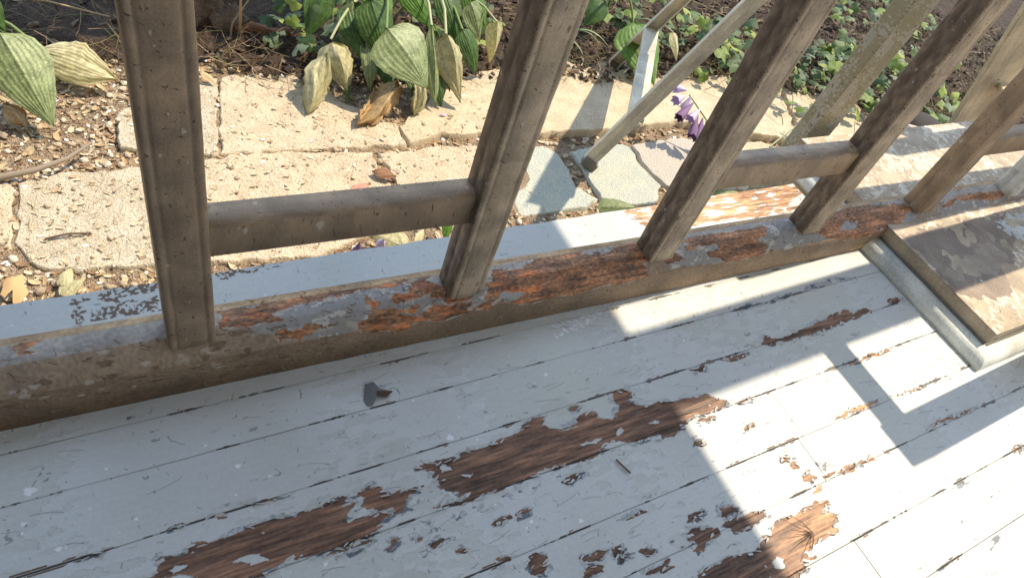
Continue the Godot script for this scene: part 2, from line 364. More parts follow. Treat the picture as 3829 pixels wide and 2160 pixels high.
# joints between the boards, measured towards the garden; they drift slightly along x
const JOINTS := [-0.25, -0.16, -0.0675, 0.026, 0.1215, 0.2025, 0.2975, 0.387, 0.4755, 0.5455, 0.63]
const DRIFT := 0.006
const SEAM_X := 0.945


func make_floor_material() -> void:
	var wx := field(FW, FH, 0.045, 11, 4, 2, 1)
	var wz := field(FW, FH, 0.05, 12, 4, 3, 1)
	var fine := field(FW, FH, 0.11, 13, 4)
	var broad := field(FW, FH, 0.004, 14, 3, 2, 2)
	var grain := field(FW, FH, 0.07, 15, 3, 12, 1)
	var grain2 := field(FW, FH, 0.2, 16, 2, 10, 1)
	var crackle := field(FW, FH, 0.06, 17, 3, 6, 1)
	var along := field(FW, FH, 0.009, 18, 4, 1, 1)
	var mask := PackedByteArray()
	mask.resize(FW * FH)
	# 3 = older grey paint, 1 = bare wood, 2 = paint left standing
	for p in FLOOR_GREY:
		mark(mask, FW, FH, FX, FZ, FS, poly(p), wx, wz, 0.007, 0.003, 3)
	for p in FLOOR_WOOD:
		mark(mask, FW, FH, FX, FZ, FS, poly(p), wz, wx, 0.008, 0.004, 3, 0.003)
	for p in FLOOR_WOOD:
		mark(mask, FW, FH, FX, FZ, FS, poly(p), wx, wz, 0.009, 0.0042, 1)
	for p in FLOOR_LEFT:
		mark(mask, FW, FH, FX, FZ, FS, poly(p), wx, wz, 0.007, 0.003, 2)
	mark(mask, FW, FH, FX, FZ, FS, poly(LEDGE_BARE[0]), wx, wz, 0.01, 0.004, 4)
	for p in LEDGE_STAIN:
		mark(mask, FW, FH, FX, FZ, FS, poly(p), wx, wz, 0.006, 0.006, 5)
	var d := PackedByteArray()
	d.resize(FW * FH * 3)
	var hgt := PackedByteArray()
	hgt.resize(FW * FH)
	for j in FH:
		var z0 := FZ + j / FS
		var close := []
		for q in JOINTS:
			if absf(z0 - q) < 0.024:
				close.append(q)
		for i in FW:
			var at := j * FW + i
			var x := FX + i / FS
			var z := z0 - DRIFT * (x - 0.63)
			# distance to the nearest joint
			var near := 1.0
			for q in close:
				var e: float = absf(z - q)
				if e < near:
					near = e
			var m := mask[at]
			var b := broad[at] - 128
			var g := grain[at] - 128
			var f := fine[at] - 128
			var cr := crackle[at]
			var r := 214.0
			var gg := 217.0
			var bb := 216.0
			var hh := 200.0 + f * 0.10 + g * 0.06
			var dirt := b * 0.09 + f * 0.035 + (grain2[at] - 128) * 0.03
			r += dirt - absf(b) * 0.03
			gg += dirt - absf(b) * 0.03
			bb += dirt * 0.9 - absf(b) * 0.07
			# worn zone in the middle of the picture's lower edge: chips along the grain
			if z > 0.63:
				r *= 0.94; gg *= 0.94; bb *= 0.93
			var worn := clampf(1.0 - absf(x - 0.62) / 0.42, 0.0, 1.0) * clampf((0.27 - z) / 0.16, 0.0, 1.0)
			if worn > 0.0:
				var lift := (crackle[at] - 128) * 0.6 + (wx[at] - 128) * 0.7
				if lift > 104.0 - worn * 30.0:
					m = 1 if (wz[at] > 128 and m == 0) else (3 if m == 0 else m)
				elif lift > 88.0 - worn * 28.0:
					r -= 14.0; gg -= 12.0; bb -= 9.0
					hh -= 14.0
			# edges between older coats of paint
			var coat := broad[at] + (wx[at] - 128) * 0.5 + (crackle[at] - 128) * 0.25
			if z < 0.60 and coat > 140.0:
				r *= 0.965; gg *= 0.965; bb *= 0.955
				hh -= 16.0
			if z < 0.60 and absf(coat - 140.0) < 1.6:
				r *= 0.93; gg *= 0.93; bb *= 0.92
			# dark cracks where the joints have opened
			var open := along[at] + f * 0.10 - 16.0 * clampf((0.9 - x) * 2.0, 0.0, 1.0) * clampf((z - 0.36) * 12.0, 0.0, 1.0)
			var wide := clampf((open - 132.0) * 0.00004, 0.0, 0.0011)
			if m == 4:
				m = 0 if g * 0.8 + (wz[at] - 128) * 0.9 > 22.0 else 6
			if m == 5:
				m = 7 if f * 1.1 + b * 0.3 + (wx[at] - 128) * 0.7 > 6.0 else 0
			if m == 1 or m == 6:
				var tone := 1.0 + g * 0.0034 + (grain2[at] - 128) * 0.0024 + b * 0.0026 + f * 0.001
				if m == 6:
					r = 190.0 * tone; gg = 143.0 * tone; bb = 104.0 * tone
				else:
					# sunlight painted into the bare wood, lighter where the sun patch lies
					var sun_tone := clampf((x - 0.72) / 0.25, 0.0, 1.0) * clampf((0.35 - z) / 0.1, 0.0, 1.0)
					r = lerpf(126.0, 176.0, sun_tone) * tone
					gg = lerpf(94.0, 130.0, sun_tone) * tone
					bb = lerpf(74.0, 90.0, sun_tone) * tone
				hh = 128.0 + g * 0.28 + (grain2[at] - 128) * 0.2
			elif m == 3:
				var k := 1.0 + f * 0.002
				r = 186.0 * k; gg = 190.0 * k; bb = 192.0 * k
				if wx[at] > 150:
					r *= 0.62; gg *= 0.65; bb *= 0.69
				hh = 168.0
			elif m == 7:
				r = 112.0; gg = 92.0; bb = 76.0
				hh = 206.0
			else:
				# hairline splits along the grain
				if cr > 172 and absf(along[at] - 128.0) < 2.2:
					r -= 46.0; gg -= 44.0; bb -= 40.0
					hh -= 40.0
			if near < 0.012 and m != 7:
				if near < wide:
					r = 80.0; gg = 75.0; bb = 70.0
					hh = 70.0
				elif near < wide + 0.0010:
					r *= 0.90; gg *= 0.90; bb *= 0.90
					hh -= 24.0
				elif m == 0 and open > 164.0 and wx[at] > 140 and near < 0.0040:
					r = 118.0 + g * 0.4; gg = 92.0 + g * 0.3; bb = 76.0 + g * 0.3
					hh = 120.0
			d[at * 3] = clampi(int(r), 0, 255)
			d[at * 3 + 1] = clampi(int(gg), 0, 255)
			d[at * 3 + 2] = clampi(int(bb), 0, 255)
			hgt[at] = clampi(int(hh), 0, 255)
	rng.seed = 77
	for s in SPLATTER:
		var rr: float = maxf(s[2] * FS, 2.0)
		blot(d, FW, FH, (s[0] - FX) * FS, (s[1] - FZ) * FS, rr, rr * 0.8, Color8(248, 249, 250), 0.96)
	# roller dabs of new white near the rail
	for k in 70:
		var t := rng.randf()
		stroke(d, FW, FH, (lerpf(0.63, 0.75, t) + rng.randf_range(-0.02, 0.02) - FX) * FS, (0.527 + rng.randf_range(-0.012, 0.012) + 0.02 * t - FZ) * FS, rng.randf_range(3, 11), -0.5, 1.2, Color8(246, 248, 252), 0.75)
	for k in 900:
		var x := rng.randf() * FW
		var y := rng.randf() * FH
		stroke(d, FW, FH, x, y, rng.randf_range(1, 7), rng.randf() * TAU, 0.7, Color8(70, 66, 62), rng.randf_range(0.15, 0.55))
	for k in 520:
		var x := rng.randf() * FW
		stroke(d, FW, FH, x, rng.randf() * FH * 0.8, rng.randf_range(8, 46), rng.randf_range(-0.09, 0.09), 0.5, Color8(120, 116, 110), rng.randf_range(0.2, 0.6))
	for k in 260:
		blot(d, FW, FH, rng.randf() * FW, rng.randf() * FH, rng.randf_range(1, 2.2), rng.randf_range(1, 2), Color8(240, 240, 238), 0.7)
	for k in 26:
		blot(d, FW, FH, rng.randf() * FW, rng.randf() * FH, rng.randf_range(8, 40), rng.randf_range(6, 22), Color8(170, 164, 150), 0.12)
	var m := mat("peeling white floor paint", Color.WHITE, 0.5)
	m.albedo_texture = texture(FW, FH, d)
	m.heightmap_enabled = true
	m.heightmap_texture = texture(FW, FH, hgt, false)
	m.heightmap_scale = 0.36
	m.metallic_specular = 0.45
	m.texture_repeat = false
	M.floor = m


# ------------------------------------------------------------------ rail paint
const RX := -0.3
const RS := 850.0
const RW := 2040
const RH := 150


func make_rail_material() -> void:
	var wx := field(RW, RH, 0.05, 21, 4, 2, 1)
	var wz := field(RW, RH, 0.06, 22, 4, 2, 1)
	var fine := field(RW, RH, 0.13, 23, 4)
	var broad := field(RW, RH, 0.012, 24, 3)
	var grain := field(RW, RH, 0.09, 25, 3, 10, 1)
	var hair := field(RW, RH, 0.25, 26, 2, 3, 1)
	var mask := PackedByteArray()
	mask.resize(RW * RH)
	for p in RAIL_GREY:
		mark(mask, RW, RH, RX, 0.0, RS, poly(p), wx, wz, 0.01, 0.004, 2)
	for p in RAIL_WOOD:
		mark(mask, RW, RH, RX, 0.0, RS, poly(p), wz, wx, 0.01, 0.004, 4, 0.006)
	for p in RAIL_WOOD:
		mark(mask, RW, RH, RX, 0.0, RS, poly(p), wx, wz, 0.012, 0.0035, 1, 0.0045)
	for p in RAIL_TAN:
		mark(mask, RW, RH, RX, 0.0, RS, poly(p), wx, wz, 0.012, 0.003, 3)
	for p in RAIL_LEFT:
		mark(mask, RW, RH, RX, 0.0, RS, poly(p), wx, wz, 0.005, 0.003, 5)
	var d := PackedByteArray()
	d.resize(RW * RH * 3)
	var hgt := PackedByteArray()
	hgt.resize(RW * RH)
	for j in RH:
		var s := j / RS
		for i in RW:
			var at := j * RW + i
			var x := RX + i / RS
			var f := fine[at] - 128
			var b := broad[at] - 128
			var g := grain[at] - 128
			var hr := hair[at] - 128
			var m := mask[at]
			var r := 144.0
			var gg := 121.0
			var bb := 96.0
			var hh := 190.0 + f * 0.25
			if s > 0.104:
				# the flat top keeps an older lavender grey coat
				r = 164.0; gg = 153.0; bb = 142.0
			elif s > 0.0648:
				r = 162.0; gg = 140.0; bb = 116.0
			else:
				# lower face, darker towards the bottom and the left end
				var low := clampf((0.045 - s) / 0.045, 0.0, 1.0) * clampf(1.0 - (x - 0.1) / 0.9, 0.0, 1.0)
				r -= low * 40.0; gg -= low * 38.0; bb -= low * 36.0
			if s > 0.1325:
				r = 178.0 + g * 0.35; gg = 146.0 + g * 0.35; bb = 108.0 + g * 0.3
				m = 0
			var k := 1.0 + b * 0.0013 + f * 0.0012
			r *= k; gg *= k; bb *= k
			if m == 2:
				r = 154.0 + f * 0.08; gg = 148.0 + f * 0.08; bb = 142.0 + f * 0.08
				if wx[at] + f * 0.3 > 168.0:
					r = 196.0; gg = 190.0; bb = 178.0
				hh = 170.0
			elif m == 5:
				r = 164.0; gg = 163.0; bb = 160.0
				hh = 180.0
			elif m == 4:
				r = 178.0 + f * 0.15; gg = 168.0 + f * 0.15; bb = 152.0 + f * 0.15
				hh = 165.0
			elif m == 1:
				var t := 1.0 + g * 0.0032 + hr * 0.0026 + b * 0.0025 + f * 0.0015
				var red := clampf((wz[at] - 118) / 40.0, 0.0, 1.0) * (0.35 if x > 0.6 else 1.0)
				r = lerpf(150.0, 182.0, red) * t
				gg = lerpf(108.0, 112.0, red) * t
				bb = lerpf(76.0, 68.0, red) * t
				hh = 118.0 + g * 0.4 + hr * 0.3
			elif m == 3:
				r = 190.0 + g * 0.4; gg = 152.0 + g * 0.4; bb = 112.0 + g * 0.3
				hh = 165.0
			d[at * 3] = clampi(int(r), 0, 255)
			d[at * 3 + 1] = clampi(int(gg), 0, 255)
			d[at * 3 + 2] = clampi(int(bb), 0, 255)
			hgt[at] = clampi(int(hh), 0, 255)
	rng.seed = 88
	for k in 1500:
		var dark := rng.randf() < 0.8
		var y := rng.randf() * 100.0 if rng.randf() < 0.8 else rng.randf() * 125.0
		stroke(d, RW, RH, rng.randf() * RW, y, rng.randf_range(1.5, 9), rng.randf_range(-1.3, 0.3), 0.7, Color8(78, 56, 40) if dark else Color8(196, 184, 164), rng.randf_range(0.3, 0.9))
	for k in 60:
		# dabs of pale filler and dark grime at the left end
		var x := rng.randf() * 330.0
		blot(d, RW, RH, x, rng.randf_range(30, 108), rng.randf_range(1.5, 6), rng.randf_range(1, 3), Color8(196, 186, 174), 0.7)
		blot(d, RW, RH, rng.randf() * 520.0, rng.randf_range(2, 80), rng.randf_range(3, 11), rng.randf_range(1, 4), Color8(84, 64, 46), 0.45)
	var m := mat("taupe rail paint over bare wood", Color.WHITE, 0.62)
	m.albedo_texture = texture(RW, RH, d)
	m.heightmap_enabled = true
	m.heightmap_texture = texture(RW, RH, hgt, false)
	m.heightmap_scale = 0.28
	m.texture_repeat = false
	M.rail = m


# taupe paint with fibres stuck in it; v runs along the wood
func fleck_material(called: String, base: Color, sd: int, flecks: int, rough_bump: float, algae := 0.0, streak := 1.0, flank := 0.0) -> StandardMaterial3D:
	var w := 320
	var h := 640
	var fine := field(w, h, 0.16, sd, 4)
	var broad := field(w, h, 0.01, sd + 1, 3)
	var run := field(w, h, 0.08, sd + 2, 3, 1, 12)
	var lump := field(w, h, 0.035, sd + 3, 3, 1, 2)
	var d := PackedByteArray()
	d.resize(w * h * 3)
	var hgt := PackedByteArray()
	hgt.resize(w * h)
	for at in w * h:
		var k := 1.0 + (fine[at] - 128) * 0.0008 + (broad[at] - 128) * 0.0016 + (run[at] - 128) * 0.0003 * streak
		var r := base.r8 * k
		var g := base.g8 * k
		var b := base.b8 * k
		if algae > 0.0:
			var a := clampf((broad[at] + (fine[at] - 128) * 0.9 - 118) / 34.0, 0.0, 1.0) * algae
			r = lerpf(r, 116.0, a); g = lerpf(g, 106.0, a); b = lerpf(b, 66.0, a)
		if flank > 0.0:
			# brown grime and painted shade on one flank of the post, its edge uneven
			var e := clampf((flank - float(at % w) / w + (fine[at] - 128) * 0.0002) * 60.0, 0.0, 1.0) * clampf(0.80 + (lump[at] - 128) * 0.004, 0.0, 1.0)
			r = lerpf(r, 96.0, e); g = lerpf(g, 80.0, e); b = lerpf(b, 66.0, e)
		d[at * 3] = clampi(int(r), 0, 255)
		d[at * 3 + 1] = clampi(int(g), 0, 255)
		d[at * 3 + 2] = clampi(int(b), 0, 255)
		hgt[at] = clampi(int(140.0 + (fine[at] - 128) * 0.22 + (run[at] - 128) * 0.07 * streak + (lump[at] - 128) * rough_bump), 0, 255)
	rng.seed = sd
	for k in int(flecks * 0.5):
		var dark := rng.randf() < 0.84
		stroke(d, w, h, rng.randf() * w, rng.randf() * h, rng.randf_range(2, 10), rng.randf_range(-1.0, 0.2) + (PI / 2 if rng.randf() < 0.3 else 0.0), rng.randf_range(0.5, 1.3), Color8(74, 54, 38) if dark else Color8(196, 184, 166), rng.randf_range(0.3, 0.85))
	for k in flecks / 30:
		var cx := rng.randf() * w
		var cy := rng.randf() * h
		var rr := rng.randf_range(1.0, 4.0)
		blot(d, w, h, cx, cy, rr, rr * rng.randf_range(0.6, 2.2), Color8(196, 188, 172) if rng.randf() < 0.5 else Color8(98, 74, 54), 0.75)
	var m := mat(called, Color.WHITE, 0.48)
	m.albedo_texture = texture(w, h, d)
	m.heightmap_enabled = true
	m.heightmap_texture = texture(w, h, hgt, false)
	m.heightmap_scale = 0.14
	return m


# a tiling stone or soil surface laid out in world space
func stone_material(called: String, a: Color, b: Color, c: Color, sd: int, specks: int, speck: Color, bump: float, scale: float) -> StandardMaterial3D:
	var w := 512
	var n1 := field(w, w, 0.012, sd, 4)
	var n2 := field(w, w, 0.075, sd + 1, 4)
	var n3 := field(w, w, 0.26, sd + 2, 3)
	var d := PackedByteArray()
	d.resize(w * w * 3)
	var hgt := PackedByteArray()
	hgt.resize(w * w)
	for at in w * w:
		var t := clampf((n1[at] - 90) / 76.0, 0.0, 1.0)
		var u := clampf((n2[at] - 120) / 60.0, 0.0, 1.0) * 0.6
		var k := 1.0 + (n3[at] - 128) * 0.0022
		d[at * 3] = clampi(int(lerpf(lerpf(a.r8, b.r8, t), c.r8, u) * k), 0, 255)
		d[at * 3 + 1] = clampi(int(lerpf(lerpf(a.g8, b.g8, t), c.g8, u) * k), 0, 255)
		d[at * 3 + 2] = clampi(int(lerpf(lerpf(a.b8, b.b8, t), c.b8, u) * k), 0, 255)
		hgt[at] = clampi(int(128.0 + (n2[at] - 128) * 0.7 + (n3[at] - 128) * 0.5), 0, 255)
	rng.seed = sd
	for k in int(specks * 0.5):
		blot(d, w, w, rng.randf() * w, rng.randf() * w, rng.randf_range(0.8, 4.0), rng.randf_range(0.8, 2.6), speck, rng.randf_range(0.3, 0.9))
	for k in int(specks * 0.3):
		stroke(d, w, w, rng.randf() * w, rng.randf() * w, rng.randf_range(2, 8), rng.randf() * TAU, 0.7, Color8(96, 76, 58), rng.randf_range(0.2, 0.6))
	var m := mat(called, Color.WHITE, 0.9)
	m.albedo_texture = texture(w, w, d)
	m.heightmap_enabled = true
	m.heightmap_texture = texture(w, w, hgt, false)
	m.heightmap_scale = bump
	m.uv1_triplanar = true
	m.uv1_world_triplanar = true
	m.uv1_scale = Vector3.ONE * scale
	m.uv1_offset = Vector3(sd * 0.137, 0.0, sd * 0.211)
	return m


func leaf_material(called: String, blade: Color, vein: Color, dust: float, back: float, sd: int, brown := 0.0) -> StandardMaterial3D:
	var w := 160
	var h := 256
	var n := field(w, h, 0.03, sd, 4)
	var n2 := field(w, h, 0.14, sd + 1, 3)
	var d := PackedByteArray()
	d.resize(w * h * 3)
	for j in h:
		for i in w:
			var at := j * w + i
			var u := float(i) / w * 2.0 - 1.0
			var rib := absf(fposmod(absf(u) * 5.5 + 0.5, 1.0) - 0.5)
			var t := clampf(1.0 - rib * 9.0, 0.0, 1.0) * 0.34
			if absf(u) < 0.03:
				t = 0.5
			var k := 1.0 + (n[at] - 128) * 0.0020 + (n2[at] - 128) * 0.0010
			var dd := dust * (0.55 + clampf((n2[at] - 128) / 70.0, -0.3, 0.45) + (n[at] - 128) * 0.002)
			d[at * 3] = clampi(int(lerpf(lerpf(blade.r8, vein.r8, t) * k, 205.0, dd)), 0, 255)
			d[at * 3 + 1] = clampi(int(lerpf(lerpf(blade.g8, vein.g8, t) * k, 202.0, dd)), 0, 255)
			d[at * 3 + 2] = clampi(int(lerpf(lerpf(blade.b8, vein.b8, t) * k, 185.0, dd)), 0, 255)
			if brown > 0.0:
				var w2 := clampf((absf(u) - 0.62) * 2.2 + (float(j) / h - 0.72) * 2.0 + (n[at] - 128) * 0.014, 0.0, 1.0) * brown
				d[at * 3] = int(lerpf(d[at * 3], 132.0, w2))
				d[at * 3 + 1] = int(lerpf(d[at * 3 + 1], 100.0, w2))
				d[at * 3 + 2] = int(lerpf(d[at * 3 + 2], 58.0, w2))
	rng.seed = sd
	for k in int(90 * (dust + 0.25)):
		blot(d, w, h, rng.randf() * w, rng.randf() * h, rng.randf_range(0.6, 2.2), rng.randf_range(0.6, 2.0), Color8(222, 220, 208), 0.75)
	var m := mat(called, Color.WHITE, 0.5)
	m.albedo_texture = texture(w, h, d)
	m.backlight_enabled = true
	m.backlight = Color(blade.r * back, blade.g * back, blade.b * back * 0.5)
	m.cull_mode = BaseMaterial3D.CULL_DISABLED
	return m


# ------------------------------------------------------------------ shape helpers
func quad(st: SurfaceTool, a: Vector3, b: Vector3, c: Vector3, d: Vector3, ua := Vector2.ZERO, ub := Vector2.ZERO, uc := Vector2.ZERO, ud := Vector2.ZERO) -> void:
	var vs := [a, b, c, a, c, d]
	var us := [ua, ub, uc, ua, uc, ud]
	for i in 6:
		st.set_uv(us[i])
		st.add_vertex(vs[i])


func begin(smooth := -1) -> SurfaceTool:
	var st := SurfaceTool.new()
	st.begin(Mesh.PRIMITIVE_TRIANGLES)
	st.set_smooth_group(smooth)
	return st


func done(st: SurfaceTool) -> ArrayMesh:
	st.generate_normals()
	return st.commit()


# a box with chamfered edges; uv in metres scaled by us (u across, v along the longest axis)
func bevel_box(size: Vector3, c: float, us := Vector2(2, 1), uo := Vector2.ZERO) -> ArrayMesh:
	var st := begin()
	var e := size * 0.5
	var axis := size.max_axis_index()
	for s in [-1, 1]:
		for k in 3:
			var a := (k + 1) % 3
			var b := (k + 2) % 3
			var p := []
			for q in [[-1, -1], [1, -1], [1, 1], [-1, 1]]:
				var v := Vector3.ZERO
				v[k] = e[k] * s
				v[a] = (e[a] - c) * q[0]
				v[b] = (e[b] - c) * q[1]
				p.append(v)
			_face(st, p, axis, us, uo)
	# chamfers along the edges
	for k in 3:
		var a := (k + 1) % 3
		var b := (k + 2) % 3
		for sa in [-1, 1]:
			for sb in [-1, 1]:
				var p := []
				for q in [[-1, 0], [1, 0], [1, 1], [-1, 1]]:
					var v := Vector3.ZERO
					v[k] = (e[k] - c) * q[0]
					v[a] = (e[a] if q[1] == 0 else e[a] - c) * sa
					v[b] = (e[b] - c if q[1] == 0 else e[b]) * sb
					p.append(v)
				_face(st, p, axis, us, uo)
	for x in [-1, 1]:
		for y in [-1, 1]:
			for z in [-1, 1]:
				var p := [Vector3(e.x * x, (e.y - c) * y, (e.z - c) * z), Vector3((e.x - c) * x, e.y * y, (e.z - c) * z), Vector3((e.x - c) * x, (e.y - c) * y, e.z * z)]
				if (p[1] - p[0]).cross(p[2] - p[0]).dot(p[0]) > 0.0:
					p.reverse()
				for v in p:
					st.set_uv(uo)
					st.add_vertex(v)
	return done(st)


func _face(st: SurfaceTool, p: Array, axis: int, us: Vector2, uo: Vector2) -> void:
	var n: Vector3 = (p[1] - p[0]).cross(p[2] - p[0]).abs()
	var k := n.max_axis_index()
	if (p[1] - p[0]).cross(p[2] - p[0]).dot(p[0]) > 0.0:
		p = p.duplicate()
		p.reverse()
	var uv := []
	for v in p:
		var across: float = v[3 - axis - k] if k != axis else v[(axis + 1) % 3]
		var alon: float = v[axis] if k != axis else v[(axis + 2) % 3]
		uv.append(Vector2(across * us.x, alon * us.y) + uo)
	quad(st, p[0], p[1], p[2], p[3], uv[0], uv[1], uv[2], uv[3])


# a bar of given width and thickness between two points; side is its wide direction
func bar(a: Vector3, b: Vector3, side: Vector3, wide: float, thick: float, c := 0.002) -> Array:
	var y := (b - a).normalized()
	var x := (side - y * side.dot(y)).normalized()
	var z := x.cross(y)
	return [bevel_box(Vector3(wide, a.distance_to(b), thick), c, Vector2(2, 1), Vector2(a.x * 3.1, a.z * 1.7)), Transform3D(Basis(x, y, z), (a + b) * 0.5)]


func put_bar(called: String, m: Material, parent: Node, a: Vector3, b: Vector3, side: Vector3, wide: float, thick: float, c := 0.002) -> MeshInstance3D:
	var r := bar(a, b, side, wide, thick, c)
	var o := part(called, r[0], m, parent)
	o.transform = r[1]
	return o


# a round stem through points, tapering
func tube(points: Array, r0: float, r1: float, sides := 6) -> ArrayMesh:
	var st := begin(1)
	var n := points.size()
	var rings := []
	for i in n:
		var d: Vector3 = (points[mini(i + 1, n - 1)] - points[maxi(i - 1, 0)]).normalized()
		var x := d.cross(Vector3(0.3, 0.2, 0.9)).normalized()
		var y := d.cross(x)
		var r := lerpf(r0, r1, float(i) / (n - 1))
		var ring := []
		for k in sides:
			var a := TAU * k / sides
			ring.append(points[i] + (x * cos(a) + y * sin(a)) * r)
		rings.append(ring)
	for i in n - 1:
		for k in sides:
			var k2 := (k + 1) % sides
			quad(st, rings[i][k], rings[i + 1][k], rings[i + 1][k2], rings[i][k2])
	return done(st)


func curve(a: Vector3, b: Vector3, lift: Vector3, n := 7) -> Array:
	var p := []
	for i in n:
		var t := float(i) / (n - 1)
		p.append(a.lerp(b, t) + lift * 4.0 * t * (1.0 - t))
	return p


# a leaf blade from base to tip: half-width profile, ribs, a fold along the midrib, sag and wilt
func blade(base: Vector3, tip: Vector3, up: Vector3, width: float, arch: float, fold: float, wilt: float, sd: int, shape := 0) -> ArrayMesh:
	var st := begin(1)
	var r := RandomNumberGenerator.new()
	r.seed = sd
	var y := (tip - base)
	var length := y.length()
	y /= length
	var x := y.cross(up).normalized()
	var n := x.cross(y).normalized()
	var nu := 16
	var nv := 44
	var ph := [r.randf() * TAU, r.randf() * TAU, r.randf() * TAU]
	var rows := []
	for i in nu + 1:
		var t := float(i) / nu
		var half := 0.0
		if shape == 0:
			half = pow(sin(PI * pow(t, 0.62)), 0.85) * (1.0 - 0.25 * t)
		elif shape == 1:
			half = pow(sin(PI * pow(t, 0.8)), 1.0)
		else:
			half = sin(PI * pow(t, 0.9)) * 0.9 + 0.05 * sin(t * 9.0)
		half = maxf(half, 0.004) * width * 0.5
		var tear := [1.0 + (0.03 + wilt * 0.22) * sin(t * 13.0 + ph[1]) * sin(t * 31.0 + ph[2]), 1.0 + (0.03 + wilt * 0.22) * sin(t * 15.0 + ph[0]) * sin(t * 27.0 + ph[1])]
		var row := []
		for j in nv + 1:
			var v := float(j) / nv * 2.0 - 1.0
			var rib := cos(absf(v) * 5.5 * TAU) * 0.0007 * clampf(half * 25.0, 0.0, 1.0)
			var z := arch * 4.0 * t * (1.0 - t) * length - absf(v) * half * fold + rib
			var vx := v
			z += wilt * width * (0.13 * sin(t * 6.0 + ph[0] + v * 2.0) + 0.10 * sin(v * 5.0 + ph[1] + t * 3.0) + 0.05 * sin(v * 11.0 + t * 9.0 + ph[2]))
			vx += wilt * 0.16 * sin(t * 7.0 + ph[2] + v)
			z += 0.014 * width * sin(t * 14.0 + ph[0]) * v * v
			row.append(base + y * (t * length) + x * (vx * half * tear[0 if v < 0.0 else 1]) + n * z)
		rows.append(row)
	for i in nu:
		for j in nv:
			var u0 := float(j) / nv
			var u1 := float(j + 1) / nv
			var t0 := float(i) / nu
			var t1 := float(i + 1) / nu
			quad(st, rows[i][j], rows[i + 1][j], rows[i + 1][j + 1], rows[i][j + 1], Vector2(u0, t0), Vector2(u0, t1), Vector2(u1, t1), Vector2(u1, t0))
	return done(st)


# lobed ivy leaf about one unit long, lying in xz, slightly cupped
func ivy_mesh(sd: int) -> ArrayMesh:
	var r := RandomNumberGenerator.new()
	r.seed = sd
	var st := begin(1)
	var ang := [-2.75, -2.2, -1.75, -1.25, -0.95, -0.5, -0.28, 0.0, 0.28, 0.5, 0.95, 1.25, 1.75, 2.2, 2.75]
	var rad := [0.34, 0.44, 0.43, 0.50, 0.47, 0.43, 0.52, 0.66, 0.52, 0.43, 0.47, 0.50, 0.43, 0.44, 0.34]
	var ring := []
	for i in ang.size():
		var q: float = rad[i] * r.randf_range(0.9, 1.1)
		var a: float = ang[i]
		ring.append(Vector3(sin(a) * q, -0.35 * q * q + 0.05 * sin(a * 3.0 + sd), cos(a) * q))
	var mid := Vector3(0, 0.02, 0)
	for i in ring.size() - 1:
		var m0: Vector3 = ring[i].lerp(mid, 0.5) + Vector3(0, 0.035, 0)
		var m1: Vector3 = ring[i + 1].lerp(mid, 0.5) + Vector3(0, 0.035, 0)
		quad(st, ring[i], ring[i + 1], m1, m0)
		for v in [m0, m1, mid]:
			st.add_vertex(v)
	return done(st)


# a flat stone with a broken outline, rounded arrises and a slightly uneven top
func slab_mesh(p: PackedVector2Array, top: float, thick: float, sd: int) -> ArrayMesh:
	var r := RandomNumberGenerator.new()
	r.seed = sd
	var n := FastNoiseLite.new()
	n.seed = sd
	n.frequency = 9.0
	var q := PackedVector2Array()
	var area := 0.0
	for i in p.size():
		area += p[i].cross(p[(i + 1) % p.size()])
	if area > 0.0:
		p.reverse()
	for i in p.size():
		var a := p[i]
		var b := p[(i + 1) % p.size()]
		var steps := maxi(1, int(a.distance_to(b) / 0.018))
		for k in steps:
			var v := a.lerp(b, float(k) / steps)
			var nrm := (b - a).normalized().orthogonal()
			q.append(v + nrm * n.get_noise_2d(v.x * 3.0, v.y * 3.0) * 0.010 + nrm * n.get_noise_2d(v.x * 11.0, v.y * 11.0) * 0.005 + nrm * r.randf_range(-0.0015, 0.0015))
	var ins := Geometry2D.offset_polygon(q, -0.0035)
	var big := PackedVector2Array()
	for k in ins:
		if k.size() > big.size():
			big = k
	var tri := Geometry2D.triangulate_polygon(big)
	var st := begin(-1)
	var f := func(v: Vector2, y: float) -> Vector3: return Vector3(v.x, y, -v.y)
	for i in range(0, tri.size(), 3):
		var a := big[tri[i]]
		var b := big[tri[i + 1]]
		var c := big[tri[i + 2]]
		var up := (b - a).cross(c - a)
		var order := [a, c, b] if up > 0 else [a, b, c]
		for v in order:
			st.set_uv(v)
			st.add_vertex(f.call(v, top))
	st.set_smooth_group(1)
	for i in q.size():
		var j := (i + 1) % q.size()
		quad(st, f.call(q[i], top - thick), f.call(q[j], top - thick), f.call(q[j], top - 0.0035), f.call(q[i], top - 0.0035))
	# rounded arris: each outline point leans to its nearest point on the inner outline
	var near := []
	for v in q:
		var best := big[0]
		for w in big:
			if w.distance_squared_to(v) < best.distance_squared_to(v):
				best = w
		near.append(best)
	for i in q.size():
		var j := (i + 1) % q.size()
		quad(st, f.call(q[i], top - 0.0035), f.call(q[j], top - 0.0035), f.call(near[j], top), f.call(near[i], top))
	return done(st)


# ------------------------------------------------------------------ the place
const GROUND := -0.27
const YAW := 0.0145


